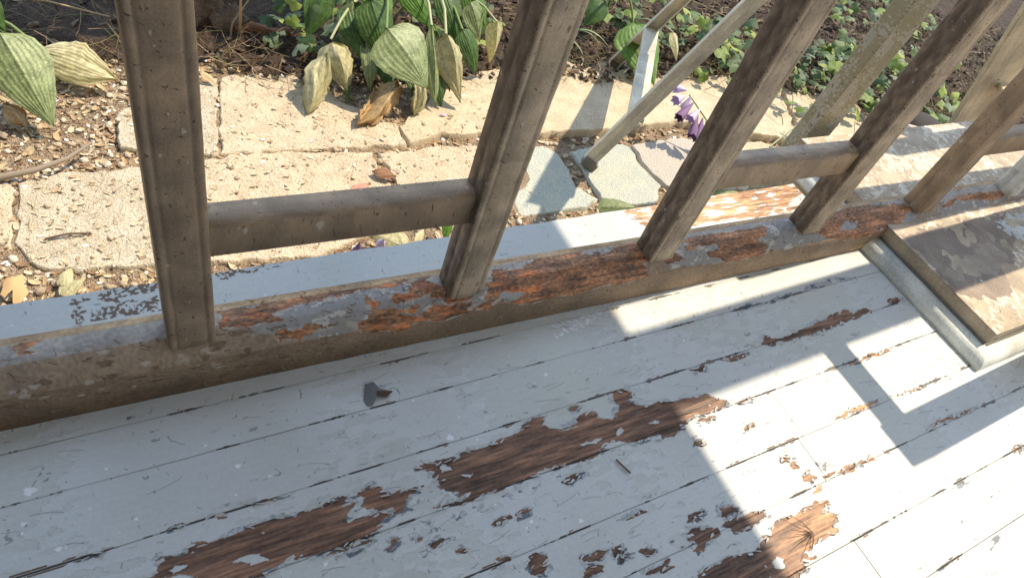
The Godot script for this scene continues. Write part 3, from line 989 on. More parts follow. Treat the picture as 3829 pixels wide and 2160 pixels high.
func _ready() -> void:
	var cam := Camera3D.new()
	cam.name = "camera"
	cam.fov = 45.2
	cam.near = 0.02
	cam.far = 200.0
	add_child(cam)
	cam.transform = Transform3D(Basis(Vector3(0.86336, 0.26855, 0.42720), Vector3(0.17111, 0.64064, -0.74853), Vector3(-0.47470, 0.71935, 0.50715)).orthonormalized(), Vector3(0, 0.9, 0))
	cam.current = true
	var env := Environment.new()
	env.background_mode = Environment.BG_SKY
	var sky := ProceduralSkyMaterial.new()
	sky.sky_top_color = Color(0.55, 0.63, 0.735)
	sky.sky_horizon_color = Color(0.81, 0.84, 0.865)
	sky.sky_curve = 0.16
	sky.sky_energy_multiplier = 1.42
	sky.ground_bottom_color = Color(0.30, 0.28, 0.25)
	sky.ground_horizon_color = Color(0.55, 0.56, 0.55)
	env.sky = Sky.new()
	env.sky.sky_material = sky
	env.tonemap_mode = Environment.TONE_MAPPER_LINEAR
	env.tonemap_exposure = 1.45
	env.sdfgi_enabled = true
	env.ssao_enabled = true
	env.ssil_enabled = true
	var we := WorldEnvironment.new()
	we.name = "world"
	we.environment = env
	add_child(we)
	var sun := DirectionalLight3D.new()
	sun.name = "sun"
	sun.light_energy = 1.25
	sun.light_color = Color(1.0, 0.93, 0.82)
	sun.light_angular_distance = 0.4
	sun.shadow_enabled = true
	add_child(sun)
	sun.look_at_from_position(Vector3.ZERO, Vector3(-0.60, -1.0, 0.018), Vector3.UP)

	make_materials()
	build_ground()
	build_porch()
	build_railing()
	build_pier()
	build_path()
	build_ladders()
	build_hostas()
	build_ivy()
	build_bed()
	build_litter()
	build_small_things()


func make_materials() -> void:
	make_floor_material()
	make_rail_material()
	M.taupe = fleck_material("taupe painted baluster", Color8(151, 128, 102), 31, 900, 0.25)
	M.taupe_rough = fleck_material("rough taupe paint", Color8(155, 132, 106), 41, 1500, 1.3, 0.0, 0.4)
	M.taupe_grime_shade = fleck_material("taupe paint with grime and painted shade on flank", Color8(172, 152, 126), 36, 900, 0.35, 0.0, 1.0, 0.24)  # lighter face, darker flank: grime plus light and shade put into the colour
	M.taupe_grime_shade2 = fleck_material("rough taupe paint with grime and painted shade on flank", Color8(174, 154, 129), 46, 1300, 1.2, 0.0, 0.5, 0.24)
	M.algae = fleck_material("beige paint spotted with algae", Color8(186, 178, 158), 51, 900, 0.3, 0.6)
	M.pale = fleck_material("pale grey wood with sun bounce painted in", Color8(206, 206, 198), 61, 200, 0.3)  # last baluster, paled by bounced sunlight put into its colour
	M.trim = fleck_material("white trim paint", Color8(216, 219, 212), 71, 90, 0.2)
	M.tan = fleck_material("tan painted pier side", Color8(178, 162, 138), 81, 90, 0.2)
	M.dark_wood = mat("dark wood underside", lin(0.08, 0.06, 0.045), 0.9)
	M.ceiling = mat("porch ceiling paint", lin(0.74, 0.76, 0.77), 0.8)
	M.house = mat("house wall paint", lin(0.70, 0.69, 0.66), 0.85)
	M.soil = stone_material("dry soil", Color8(176, 154, 128), Color8(150, 128, 104), Color8(190, 170, 144), 101, 2600, Color8(205, 190, 165), 1.6, 2.6)
	M.mulch_soil = stone_material("dark mulch soil", Color8(92, 73, 56), Color8(66, 51, 40), Color8(112, 90, 70), 105, 900, Color8(120, 98, 76), 2.5, 3.0)
	M.tan_stone = stone_material("tan sandstone", Color8(202, 188, 162), Color8(190, 172, 146), Color8(208, 196, 174), 111, 1400, Color8(222, 212, 192), 0.5, 2.2)
	M.grey_stone = stone_material("greyish tan sandstone", Color8(192, 182, 162), Color8(178, 166, 144), Color8(200, 190, 168), 115, 1100, Color8(222, 216, 200), 0.5, 2.0)
	M.pink_stone = stone_material("pinkish tan sandstone", Color8(203, 187, 161), Color8(191, 172, 146), Color8(209, 194, 171), 117, 1300, Color8(226, 216, 200), 0.5, 2.4)
	M.cream_stone = stone_material("cream flagstone", Color8(202, 186, 158), Color8(188, 170, 142), Color8(208, 196, 172), 121, 60, Color8(222, 214, 196), 0.35, 1.9)
	M.blue_stone = stone_material("blue grey flagstone", Color8(178, 182, 172), Color8(190, 190, 174), Color8(168, 174, 168), 131, 60, Color8(190, 194, 186), 0.35, 2.0)
	M.lilac_stone = stone_material("lilac grey flagstone", Color8(184, 176, 166), Color8(178, 172, 164), Color8(194, 184, 172), 141, 60, Color8(200, 194, 186), 0.35, 2.0)
	M.pier_top = pier_top_material()
	M.ladder = fleck_material("weathered cream ladder", Color8(204, 196, 174), 91, 60, 0.1)
	M.ladder_wood = fleck_material("weathered pale ladder wood", Color8(190, 178, 152), 95, 40, 0.1, 0.0, 2.2)
	M.rubber = mat("dark rubber", lin(0.20, 0.185, 0.15), 0.85)
	M.bark = stone_material("rotten crumbly wood", Color8(176, 150, 122), Color8(120, 96, 74), Color8(200, 180, 152), 151, 500, Color8(70, 54, 42), 3.0, 5.0)
	M.leaf_dusty = leaf_material("dusty grey green leaf", Color8(118, 136, 84), Color8(78, 96, 50), 0.30, 0.6, 201)
	M.leaf_green = leaf_material("deep green leaf", Color8(62, 94, 38), Color8(38, 62, 22), 0.10, 1.2, 211)
	M.leaf_bright = leaf_material("bright green leaf", Color8(92, 130, 48), Color8(58, 92, 28), 0.06, 1.5, 221)
	M.leaf_wilt = leaf_material("wilted beige green leaf", Color8(182, 177, 132), Color8(150, 144, 98), 0.28, 0.9, 231, 0.5)
	M.leaf_brown = leaf_material("withered brown leaf", Color8(180, 146, 94), Color8(116, 88, 50), 0.25, 0.6, 241, 0.6)
	M.leaf_cream = leaf_material("pale cream leaf", Color8(208, 202, 160), Color8(188, 180, 134), 0.18, 0.9, 251, 0.25)
	M.stem = mat("pale green stem", lin(0.42, 0.45, 0.25), 0.6)
	M.stem_green = mat("green stem", lin(0.16, 0.24, 0.07), 0.6)
	M.twig = mat("dry twig", lin(0.17, 0.12, 0.08), 0.9)
	M.straw = mat("dry straw stem", lin(0.42, 0.31, 0.18), 0.9)
	M.petal = mat("lilac petal", lin(0.56, 0.48, 0.68), 0.6)
	M.petal.backlight_enabled = true
	M.petal.backlight = Color(0.35, 0.3, 0.45)
	M.petal_dark = mat("wilted purple petal", lin(0.20, 0.11, 0.24), 0.7)
	M.varied = mat("dry leaf and chip colours", Color.WHITE, 0.85)
	M.varied.vertex_color_use_as_albedo = true
	M.varied.cull_mode = BaseMaterial3D.CULL_DISABLED
	var ivy_tones := [lin(0.035, 0.07, 0.016), lin(0.06, 0.105, 0.022), lin(0.13, 0.19, 0.025), lin(0.12, 0.16, 0.09), lin(0.24, 0.29, 0.05)]
	for i in ivy_tones.size():
		var m := mat("ivy leaf tone", ivy_tones[i], 0.6)
		m.backlight_enabled = true
		m.backlight = ivy_tones[i] * 0.9
		m.cull_mode = BaseMaterial3D.CULL_DISABLED
		M["ivy%d" % i] = m


const PIER_DARK := [1.581, 0.503, 1.754, 0.500, 1.935, 0.503, 1.985, 0.499, 1.908, 0.439, 1.832, 0.393, 1.748, 0.345, 1.721, 0.319, 1.619, 0.331, 1.576, 0.352, 1.577, 0.391, 1.585, 0.452]
const PIER_LIGHT := [1.601, 0.409, 1.646, 0.423, 1.718, 0.421, 1.750, 0.435, 1.795, 0.448, 1.825, 0.444, 1.826, 0.424, 1.842, 0.400, 1.813, 0.380, 1.753, 0.356, 1.702, 0.363, 1.661, 0.364, 1.624, 0.345, 1.632, 0.363, 1.661, 0.372, 1.633, 0.386, 1.604, 0.369, 1.569, 0.362, 1.561, 0.375, 1.565, 0.385]
const PIER_WHITE := [1.922, 0.478, 1.974, 0.496, 2.066, 0.514, 2.108, 0.507, 1.980, 0.425, 1.936, 0.429, 1.928, 0.449]
const PIER_ROUGH := [1.571, 0.348, 1.667, 0.320, 1.678, 0.290, 1.614, 0.269, 1.572, 0.237, 1.535, 0.226, 1.565, 0.299]
const PIER_WORN0 := [1.839, 0.738, 1.972, 0.752, 2.008, 0.738, 1.935, 0.695, 1.816, 0.654, 1.770, 0.670, 1.816, 0.697]
const PIER_WORN1 := [1.670, 0.718, 1.837, 0.775, 1.902, 0.751, 1.888, 0.723, 1.777, 0.703, 1.681, 0.674]
const PIER_WORN2 := [2.076, 0.854, 2.233, 0.866, 2.340, 0.849, 2.273, 0.813, 2.127, 0.815, 2.062, 0.828]


# the pier's top: tan paint, a darker stain with shade painted in, a paler island, plaster worn white
func pier_top_material() -> StandardMaterial3D:
	var w := 960
	var h := 650
	var x0 := 1.54
	var z0 := 0.225
	var n1 := field(w, h, 0.010, 161, 4)
	var n2 := field(w, h, 0.035, 162, 4)
	var n3 := field(w, h, 0.12, 163, 3)
	var wx := field(w, h, 0.03, 165, 4)
	var wz := field(w, h, 0.03, 166, 4)
	var mask := PackedByteArray()
	mask.resize(w * h)
	for p in [PIER_WORN0, PIER_WORN1, PIER_WORN2, PIER_ROUGH]:
		mark(mask, w, h, x0, z0, 1000.0, poly(p), wx, wz, 0.03, 0.02, 3)
	mark(mask, w, h, x0, z0, 1000.0, poly(PIER_DARK), wx, wz, 0.010, 0.008, 1, 0.03)
	mark(mask, w, h, x0, z0, 1000.0, poly(PIER_LIGHT), wx, wz, 0.012, 0.01, 2)
	mark(mask, w, h, x0, z0, 1000.0, poly(PIER_WHITE), wx, wz, 0.02, 0.015, 4)
	var d := PackedByteArray()
	d.resize(w * h * 3)
	var hgt := PackedByteArray()
	hgt.resize(w * h)
	for at in w * h:
		var k := 1.0 + (n3[at] - 128) * 0.0008 + (n1[at] - 128) * 0.0012
		var m := mask[at]
		var r := 186.0; var g := 170.0; var b := 148.0
		var hh := 140.0
		if m == 0 and n2[at] + (n1[at] - 128) * 0.5 > 157.0:
			r = 214.0; g = 205.0; b = 188.0
			hh = 118.0
		elif m == 1:
			r = 148.0; g = 134.0; b = 121.0
			hh = 120.0
		elif m == 2:
			r = 166.0; g = 152.0; b = 136.0
			hh = 138.0
		elif m == 3:
			r = 216.0; g = 204.0; b = 184.0
			if n2[at] < 104:
				r = 198.0; g = 184.0; b = 164.0
			hh = 90.0 + (n2[at] - 128) * 1.3 + (n3[at] - 128) * 0.4
		elif m == 4:
			r = 212.0; g = 214.0; b = 210.0
			hh = 130.0 + (n2[at] - 128) * 1.2
		d[at * 3] = clampi(int(r * k), 0, 255)
		d[at * 3 + 1] = clampi(int(g * k), 0, 255)
		d[at * 3 + 2] = clampi(int(b * k), 0, 255)
		hgt[at] = clampi(int(hh + (n3[at] - 128) * 0.12 + (n2[at] - 128) * 0.25), 0, 255)
	rng.seed = 164
	for k in 260:
		stroke(d, w, h, rng.randf() * w, rng.randf() * h, rng.randf_range(2, 9), rng.randf() * TAU, 0.7, Color8(92, 78, 66), rng.randf_range(0.3, 0.8))
	for k in 40:
		blot(d, w, h, rng.randf() * w, rng.randf() * h, rng.randf_range(1.5, 5), rng.randf_range(1.5, 4), Color8(226, 224, 220), 0.85)
	var m := mat("worn painted stone", Color.WHITE, 0.8)
	m.albedo_texture = texture(w, h, d)
	m.heightmap_enabled = true
	m.heightmap_texture = texture(w, h, hgt, false)
	m.heightmap_scale = 0.6
	return m


func ground_height(x: float, z: float) -> float:
	return GROUND - lerpf(0.0135, 0.031, smoothstep(0.95, 1.15, x)) + 0.006 * sin(x * 7.1 + z * 3.0) * sin(z * 9.3 - x * 2.0) + 0.004 * sin(x * 23.0 + 1.0) * sin(z * 27.0)


func build_ground() -> void:
	var xs := [-60.0, -20.0, -6.0, -2.0]
	var x := -0.8
	while x < 5.0:
		xs.append(x)
		x += 0.035
	xs.append_array([5.5, 8.0, 20.0, 60.0])
	var zs := [60.0, 15.0, 5.0, 2.0, 0.0]
	var z := -0.7
	while z > -2.8:
		zs.append(z)
		z -= 0.035
	zs.append_array([-3.2, -5.0, -10.0, -25.0, -60.0])
	var st := begin(1)
	for i in xs.size() - 1:
		for j in zs.size() - 1:
			var p := []
			for q in [[i, j], [i, j + 1], [i + 1, j + 1], [i + 1, j]]:
				var px: float = xs[q[0]]
				var pz: float = zs[q[1]]
				p.append(Vector3(px, ground_height(px, pz), pz))
			quad(st, p[0], p[1], p[2], p[3])
	var o := part("ground", done(st), M.soil, self)
	o.set_meta("kind", "structure")


# one board, chamfered, its top following tiny undulations; uv taken from where it lies on the floor
func board_mesh(x0: float, x1: float, a0: float, a1: float, top: float, thick: float, sd: int, ragged := 0.0) -> ArrayMesh:
	var st := begin(-1)
	var r := RandomNumberGenerator.new()
	r.seed = sd
	var n := FastNoiseLite.new()
	n.seed = sd
	n.frequency = 3.0
	var steps := maxi(2, int((x1 - x0) / 0.05))
	var c := 0.0004
	var prof := []
	for i in steps + 1:
		var xx := lerpf(x0, x1, float(i) / steps)
		var drift := DRIFT * (xx - 0.63)
		var y := top + n.get_noise_1d(xx) * 0.0009
		var e0 := a0 + drift + n.get_noise_2d(xx, 5.0) * 0.0007
		var e1 := a1 + drift + n.get_noise_2d(xx, 9.0) * 0.0007 + ragged * n.get_noise_2d(xx * 5.0, 2.0)
		prof.append([Vector3(xx, y - thick, -e0), Vector3(xx, y - c, -e0), Vector3(xx, y, -(e0 + c)), Vector3(xx, y, -(e1 - c)), Vector3(xx, y - c, -e1), Vector3(xx, y - thick, -e1)])
	var uv := func(v: Vector3) -> Vector2: return Vector2((v.x - FX) * FS / FW, (-v.z - FZ) * FS / FH)
	for i in steps:
		for k in 5:
			var a: Vector3 = prof[i][k]
			var b: Vector3 = prof[i + 1][k]
			var cc: Vector3 = prof[i + 1][k + 1]
			var d: Vector3 = prof[i][k + 1]
			quad(st, a, d, cc, b, uv.call(a), uv.call(d), uv.call(cc), uv.call(b))
	for e in [0, steps]:
		var p: Array = prof[e]
		for k in range(1, 5):
			var tri := [p[0], p[k], p[k + 1]] if e == 0 else [p[0], p[k + 1], p[k]]
			for v in tri:
				st.set_uv(uv.call(v))
				st.add_vertex(v)
	return done(st)


func build_porch() -> void:
	var floor_node := structure("porch_floor")
	var g := 0.00015
	for i in JOINTS.size() - 1:
		var a0: float = JOINTS[i] + g
		var a1: float = JOINTS[i + 1] - g
		if i < 7:
			var sx := SEAM_X + ((a0 + a1) * 0.5 - 0.1) * 0.19
			part("board", board_mesh(-0.9, sx - 0.0001, a0, a1, -0.0004 * (i % 3), 0.022, 300 + i), M.floor, floor_node)
			part("board", board_mesh(sx + 0.0001, 2.3, a0, a1, 0.0003 - 0.0003 * (i % 2), 0.022, 320 + i), M.floor, floor_node)
		else:
			var end := 1.496 if i >= 7 and JOINTS[i] > 0.56 else 2.3
			part("board", board_mesh(-0.9, end, a0, a1, -0.0003 * (i % 2), 0.022, 340 + i), M.floor, floor_node)
	# the outermost board, its nosing broken at the far end
	part("edge_board", board_mesh(-0.9, 1.492, 0.6314, 0.7805, 0.0, 0.024, 360, 0.004), M.floor, floor_node)
	# boards nearer the house, outside the picture
	for i in 9:
		part("board", board_mesh(-0.9, 2.3, -0.25 - 0.095 * (i + 1), -0.2505 - 0.095 * i, 0.0, 0.022, 370 + i), M.ceiling, floor_node)
	var lifted := begin(-1)
	rng.seed = 33
	for f in FLOOR_WOOD:
		var p := poly(f)
		for i in p.size():
			var a := p[i]
			var b := p[(i + 1) % p.size()]
			var count := int(a.distance_to(b) / 0.012 * 0.8 + rng.randf())
			for k in count:
				var q := a.lerp(b, rng.randf()) + Vector2(rng.randf_range(-0.003, 0.003), rng.randf_range(-0.002, 0.002))
				if q.y > 0.6 or q.y < -0.15:
					continue
				var along := Vector3(1, 0, 0).rotated(Vector3.UP, rng.randf_range(-0.5, 0.5)) * rng.randf_range(0.002, 0.0075)
				var over := Vector3(0, rng.randf_range(0.0006, 0.0034), 0) + Vector3(0, 0, rng.randf_range(-1, 1)).normalized() * rng.randf_range(0.001, 0.0042)
				var o := Vector3(q.x, 0.0008, -q.y)
				quad(lifted, o - along, o + along, o + along * rng.randf_range(0.3, 0.9) + over, o - along * rng.randf_range(0.3, 0.9) + over * rng.randf_range(0.6, 1.1))
	var lm := mat("lifted paint edge", Color8(206, 208, 206), 0.6)
	lm.cull_mode = BaseMaterial3D.CULL_DISABLED
	part("lifted_paint", done(lifted), lm, floor_node).set_meta("kind", "stuff")
	var skirt := part("skirt_board", bevel_box(Vector3(3.2, 0.22, 0.02), 0.002), M.trim, floor_node)
	skirt.position = Vector3(0.1, -0.136, -0.755)
	for k in 4:
		var j := part("joist", bevel_box(Vector3(0.05, 0.16, 1.7), 0.002), M.dark_wood, floor_node)
		j.position = Vector3(-0.7 + k * 0.75, -0.105, 0.12)
	var under := part("subfloor", bevel_box(Vector3(3.1, 0.012, 1.66), 0.001), M.dark_wood, floor_node)
	under.position = Vector3(0.7, -0.0305, 0.13)
	# the house behind the viewer and the porch roof overhead, both out of frame
	var wall := thing("house_wall", "pale painted house wall closing the porch behind the viewer", "wall", Vector3(0, 0, 1.12))
	var wmesh := part("wall", bevel_box(Vector3(8.0, 3.4, 0.15), 0.004), M.house, wall)
	wmesh.position = Vector3(-1.2, 1.3, 0.08)
	var roof := thing("porch_roof", "flat porch roof with painted ceiling above the railing and column", "roof", Vector3(0, 2.62, 0))
	var deck := part("roof_deck", bevel_box(Vector3(7.2, 0.14, 2.2), 0.004), M.ceiling, roof)
	deck.position = Vector3(-1.256, 0.075, 0.12)
	var added_wall := thing("added_dark_wall", "dark wall added out of view to block sky light at the left", "wall", Vector3(-1.15, -0.3, -0.3))  # unseen wall added to keep sky light off the left side
	part("wall", bevel_box(Vector3(0.2, 4.2, 3.0), 0.004), mat("dark brown sky blocker", lin(0.09, 0.075, 0.06), 0.9), added_wall).position = Vector3(-0.1, 2.1, 0.0)
	var col := thing("porch_column", "square painted porch column standing on the stone pier", "column", Vector3(2.27, 0.06, -0.452))
	var shaft := part("shaft", bevel_box(Vector3(0.17, 2.54, 0.16), 0.006), M.tan, col)
	shaft.position = Vector3(0.06, 1.28, 0)
	var er := thing("side_railing", "plain top rail and post closing the open porch end", "railing", Vector3(1.75, 0, -0.16))
	put_bar("top_rail", M.taupe, er, Vector3(-0.004, 0.92, 0.0585), Vector3(-0.004, 0.92, -0.245), Vector3.RIGHT, 0.045, 0.05)
	put_bar("post", M.taupe, er, Vector3(0.0, 0.0, 0.016), Vector3(0.0, 0.945, 0.016), Vector3.RIGHT, 0.07, 0.088)


func build_railing() -> void:
	var rail := thing("porch_railing", "taupe painted wooden porch railing with rotten peeling bottom rail", "railing")
	rail.rotation.y = -YAW
	rail.position.x = -0.0086
	var u := 0.9
	# bottom rail swept along x
	var prof := [Vector2(0.635, 0.0), Vector2(0.635, 0.069), Vector2(0.6365, 0.0735), Vector2(0.668, 0.096), Vector2(0.672, 0.0973), Vector2(0.715, 0.1), Vector2(0.724, 0.088), Vector2(0.724, 0.0)]
	var sdist := [0.0]
	for i in prof.size() - 1:
		sdist.append(sdist[i] + prof[i].distance_to(prof[i + 1]) * u)
	var n := FastNoiseLite.new()
	n.seed = 5
	n.frequency = 14.0
	var st := begin(1)
	var x0 := -0.6
	var x1 := 2.32
	var steps := 240
	var rings := []
	for i in steps + 1:
		var x := lerpf(x0, x1, float(i) / steps)
		var row := []
		for k in prof.size():
			var p: Vector2 = prof[k]
			var y := p.y * u
			# scribed over the stone pier at its right end
			if k == 0 or k == prof.size() - 1:
				y = maxf(y, smoothstep(1.45, 1.56, x) * 0.012 + smoothstep(1.56, 2.1, x) * 0.05)
			var jig := n.get_noise_2d(x, k * 3.0) * 0.0016
			row.append(Vector3(x, y + (jig if k > 0 and k < 7 else 0.0), -p.y * 0.0 - p.x * u + jig * 0.6))
		rings.append(row)
	for i in steps:
		for k in prof.size() - 1:
			var uv := []
			for q in [[i, k], [i, k + 1], [i + 1, k + 1], [i + 1, k]]:
				var v: Vector3 = rings[q[0]][q[1]]
				uv.append(Vector2((v.x - RX) * RS / RW, sdist[q[1]] * RS / RH))
			quad(st, rings[i][k], rings[i][k + 1], rings[i + 1][k + 1], rings[i + 1][k], uv[0], uv[1], uv[2], uv[3])
	part("bottom_rail", done(st), M.rail, rail)
	# balusters
	var xs := [0.0645, 0.505, 0.949, 1.411, 1.86, 2.31]
	for i in xs.size():
		var b := part("baluster", baluster_mesh(i), [M.taupe, M.taupe_grime_shade, M.taupe_grime_shade2, M.taupe_grime_shade2, M.taupe, M.pale][i], rail)
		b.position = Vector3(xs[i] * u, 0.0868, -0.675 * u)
	# short rails between pairs of balusters
	for i in [0, 2, 4]:
		var a: float = xs[i] * u + 0.026
		var b: float = xs[i + 1] * u - 0.026
		var o := part("short_rail", short_rail_mesh(b - a, i), M.taupe_rough if i == 2 else M.taupe, rail)
		o.position = Vector3((a + b) * 0.5, 0.267 if i == 0 else 0.271, -0.614)
	var cap := part("handrail", bevel_box(Vector3(3.7, 0.05, 0.13), 0.012, Vector2(1, 2)), M.taupe, rail)
	cap.position = Vector3(1.25, 0.93, -0.732 * u)
	# torn fibres standing on the bare wood
	rng.seed = 19
	var fibres := begin(-1)
	var zones := [[0.50, 0.93, 150, 0.085, 0.132], [1.02, 1.24, 80, 0.07, 0.12], [1.30, 1.66, 170, 0.085, 0.135], [0.30, 0.44, 60, 0.06, 0.14], [0.11, 0.3, 50, 0.11, 0.14], [1.66, 2.0, 60, 0.1, 0.14]]
	for q in zones:
		for k in int(q[2]):
			var x: float = rng.randf_range(q[0], q[1])
			var s: float = rng.randf_range(q[3], q[4])
			var p := Vector3.ZERO
			if s < 0.1015:
				var t := (s - 0.0648) / 0.0367
				p = Vector3(x, lerpf(0.0648, 0.0864, t), -lerpf(0.5715, 0.6012, t))
			else:
				var t := (s - 0.1015) / 0.0424
				p = Vector3(x, lerpf(0.0864, 0.09, t), -lerpf(0.6012, 0.6435, t))
			var dir := Vector3(rng.randf_range(-1, 1), rng.randf_range(0.0, 0.55), rng.randf_range(-0.4, 0.7)).normalized()
			var length := rng.randf_range(0.004, 0.019)
			var side := dir.cross(Vector3(rng.randf_range(-1, 1), 0.3, 1)).normalized() * rng.randf_range(0.0003, 0.0008)
			var bend := Vector3(0, rng.randf_range(-0.004, 0.003), 0)
			quad(fibres, p - side, p + side, p + dir * length * 0.5 + side * 0.7, p + dir * length * 0.5 - side * 0.7)
			quad(fibres, p + dir * length * 0.5 - side * 0.7, p + dir * length * 0.5 + side * 0.7, p + dir * length + bend + side * 0.15, p + dir * length + bend - side * 0.15)
	var fm := mat("torn wood fibre", lin(0.26, 0.12, 0.055), 0.9)
	var fo := part("torn_fibres", done(fibres), fm, rail)
	fo.set_meta("kind", "stuff")


# a beaded baluster: two grooves down its face, softened corners, slightly uneven paint
func baluster_mesh(sd: int) -> ArrayMesh:
	var w := 0.0575
	var dd := 0.05
	var h := w * 0.5
	var k := dd * 0.5
	# outline from the back left round by the front, in (x, towards the viewer)
	var outline := [[-h + 0.003, -k], [-h, -k + 0.003], [-h, -0.006], [-h + 0.0015, -0.003], [-h, 0.0], [-h, k - 0.006], [-h + 0.0015, k - 0.002], [-h + 0.005, k], [-h + 0.0085, k - 0.0008], [-h + 0.0105, k - 0.0024], [-h + 0.0125, k - 0.0008], [-h + 0.015, k],
		[h - 0.015, k], [h - 0.0125, k - 0.0008], [h - 0.0105, k - 0.0024], [h - 0.0085, k - 0.0008], [h - 0.005, k], [h - 0.0015, k - 0.002], [h, k - 0.006], [h, -k + 0.003], [h - 0.003, -k]]
	var n := FastNoiseLite.new()
	n.seed = 60 + sd
	n.frequency = 9.0
	var st := begin(1)
	var steps := 60
	var rings := []
	var length := 0.83
	for i in steps + 1:
		var y := length * i / steps
		var ring := []
		for q in outline.size():
			var p: Array = outline[q]
			var e := n.get_noise_2d(y * 1.4, q * 2.3) * 0.0011
			ring.append(Vector3(p[0] * (1.0 + e * 8.0), y + (0.0045 * n.get_noise_1d(q * 7.0 + sd * 31.0) if i == 0 else 0.0), p[1] + e))
		rings.append(ring)
	var dist := [0.0]
	for q in outline.size():
		var a: Array = outline[q]
		var b: Array = outline[(q + 1) % outline.size()]
		dist.append(dist[q] + Vector2(a[0] - b[0], a[1] - b[1]).length())
	for i in steps:
		for q in outline.size():
			var q2 := (q + 1) % outline.size()
			var v0 := rings[i][q].y * 2.3 + sd * 0.37 as float
			var v1 := rings[i + 1][q].y * 2.3 + sd * 0.37 as float
			var u0: float = dist[q] / dist[outline.size()]
			var u1: float = dist[q + 1] / dist[outline.size()]
			quad(st, rings[i][q], rings[i + 1][q], rings[i + 1][q2], rings[i][q2], Vector2(u0, v0), Vector2(u0, v1), Vector2(u1, v1), Vector2(u1, v0))
	for q in range(1, outline.size() - 1):
		for v in [rings[0][0], rings[0][q], rings[0][q + 1]]:
			st.set_uv(Vector2.ZERO)
			st.add_vertex(v)
	return done(st)


func short_rail_mesh(length: float, sd: int) -> ArrayMesh:
	var prof := [Vector2(0.018, -0.026), Vector2(0.018, 0.019), Vector2(0.0165, 0.0235), Vector2(0.0125, 0.0258), Vector2(0.004, 0.0267), Vector2(-0.018, 0.0262), Vector2(-0.018, -0.026)]
	var n := FastNoiseLite.new()
	n.seed = 90 + sd
	n.frequency = 8.0
	var st := begin(1)
	var steps := 24
	for i in steps:
		for k in prof.size():
			var k2 := (k + 1) % prof.size()
			var v := []
			var uv := []
			for q in [[i, k, 0], [i, k2, 1], [i + 1, k2, 1], [i + 1, k, 0]]:
				var x := length * (float(q[0]) / steps - 0.5)
				var p: Vector2 = prof[q[1]]
				var e := n.get_noise_2d(x, q[1] * 4.0) * 0.0013
				v.append(Vector3(x, p.y + e, p.x + e))
				uv.append(Vector2((k + q[2]) * 0.07 + 0.31 * sd, x * 2.3 + sd * 0.2))
			quad(st, v[0], v[1], v[2], v[3], uv[0], uv[1], uv[2], uv[3])
	return done(st)


func build_pier() -> void:
	var pier := thing("stone_pier", "low square stone pier with worn paint and white base moulding under the rail", "pier", Vector3(1.545, 0, -0.23))
	# local x to the right, z towards the garden is negative
	var n := FastNoiseLite.new()
	n.seed = 8
	n.frequency = 7.0
	var st := begin(1)
	var w := 0.95
	var dep := 0.64
	var nx := 48
	var nz := 36
	var top := 0.070
	for i in nx:
		for j in nz:
			var p := []
			for q in [[i, j], [i, j + 1], [i + 1, j + 1], [i + 1, j]]:
				var x: float = w * q[0] / nx
				var z: float = -dep * q[1] / nz
				var edge := minf(minf(x, w - x), minf(-z, dep + z))
				var y := top + 0.004 * n.get_noise_2d(x, z) * clampf(edge * 25.0, 0.0, 1.0) + 0.002 * n.get_noise_2d(x * 4.0, z * 4.0) * clampf(edge * 40.0, 0.0, 1.0)
				p.append(Vector3(x, y, z))
			var uv := []
			for v in p:
				uv.append(Vector2((v.x + 0.005) / 0.96, (0.005 - v.z) / 0.65))
			quad(st, p[0], p[1], p[2], p[3], uv[0], uv[1], uv[2], uv[3])
	part("worn_top", done(st), M.pier_top, pier)
	var sides := part("tan_side", bevel_box(Vector3(w, 0.33, dep), 0.001), M.tan, pier)
	sides.position = Vector3(w * 0.5, top - 0.166, -dep * 0.5)
	# rough cement lumps at the garden end
	var lump := part("mortar_lump", lump_mesh(71, Vector3(0.16, 0.035, 0.07)), M.tan, pier)
	lump.position = Vector3(0.5, 0.04, -0.65)
	lump = part("mortar_lump", lump_mesh(72, Vector3(0.09, 0.03, 0.05)), M.tan, pier)
	lump.position = Vector3(0.67, 0.058, -0.37)
	# quarter round moulding: along the left side and along the front, mitred at the corner
	var m := PackedVector2Array([Vector2(0, 0), Vector2(0.038, 0), Vector2(0.0375, 0.010), Vector2(0.034, 0.021), Vector2(0.025, 0.030), Vector2(0.013, 0.0345), Vector2(0.0, 0.036)])
	part("base_moulding", moulding(m, true, 0.62), M.trim, pier)
	part("base_moulding", moulding(m, false, 0.9), M.trim, pier)
	var bm := mat("dark strip for gap shade", lin(0.16, 0.16, 0.15), 0.9)
	for s in 2:
		var strip := part("gap_shade_strip", bevel_box(Vector3(0.003, 0.004, 0.62) if s == 0 else Vector3(0.93, 0.004, 0.003), 0.0006), bm, pier)  # dark strips drawn as the shaded gap above the moulding
		strip.position = Vector3(-0.0035, 0.0375, -0.31) if s == 0 else Vector3(0.465, 0.0375, 0.0035)
	# the algae spotted post on the ground beyond the porch edge
	var ap := thing("leaning_post", "leaning beige post spotted with green algae behind the fourth baluster", "post", Vector3(1.640, GROUND - 0.03, -0.93))
	put_bar("shaft", M.algae, ap, Vector3.ZERO, Vector3(0.135, 1.25, 0), Vector3.RIGHT, 0.098, 0.05, 0.004)


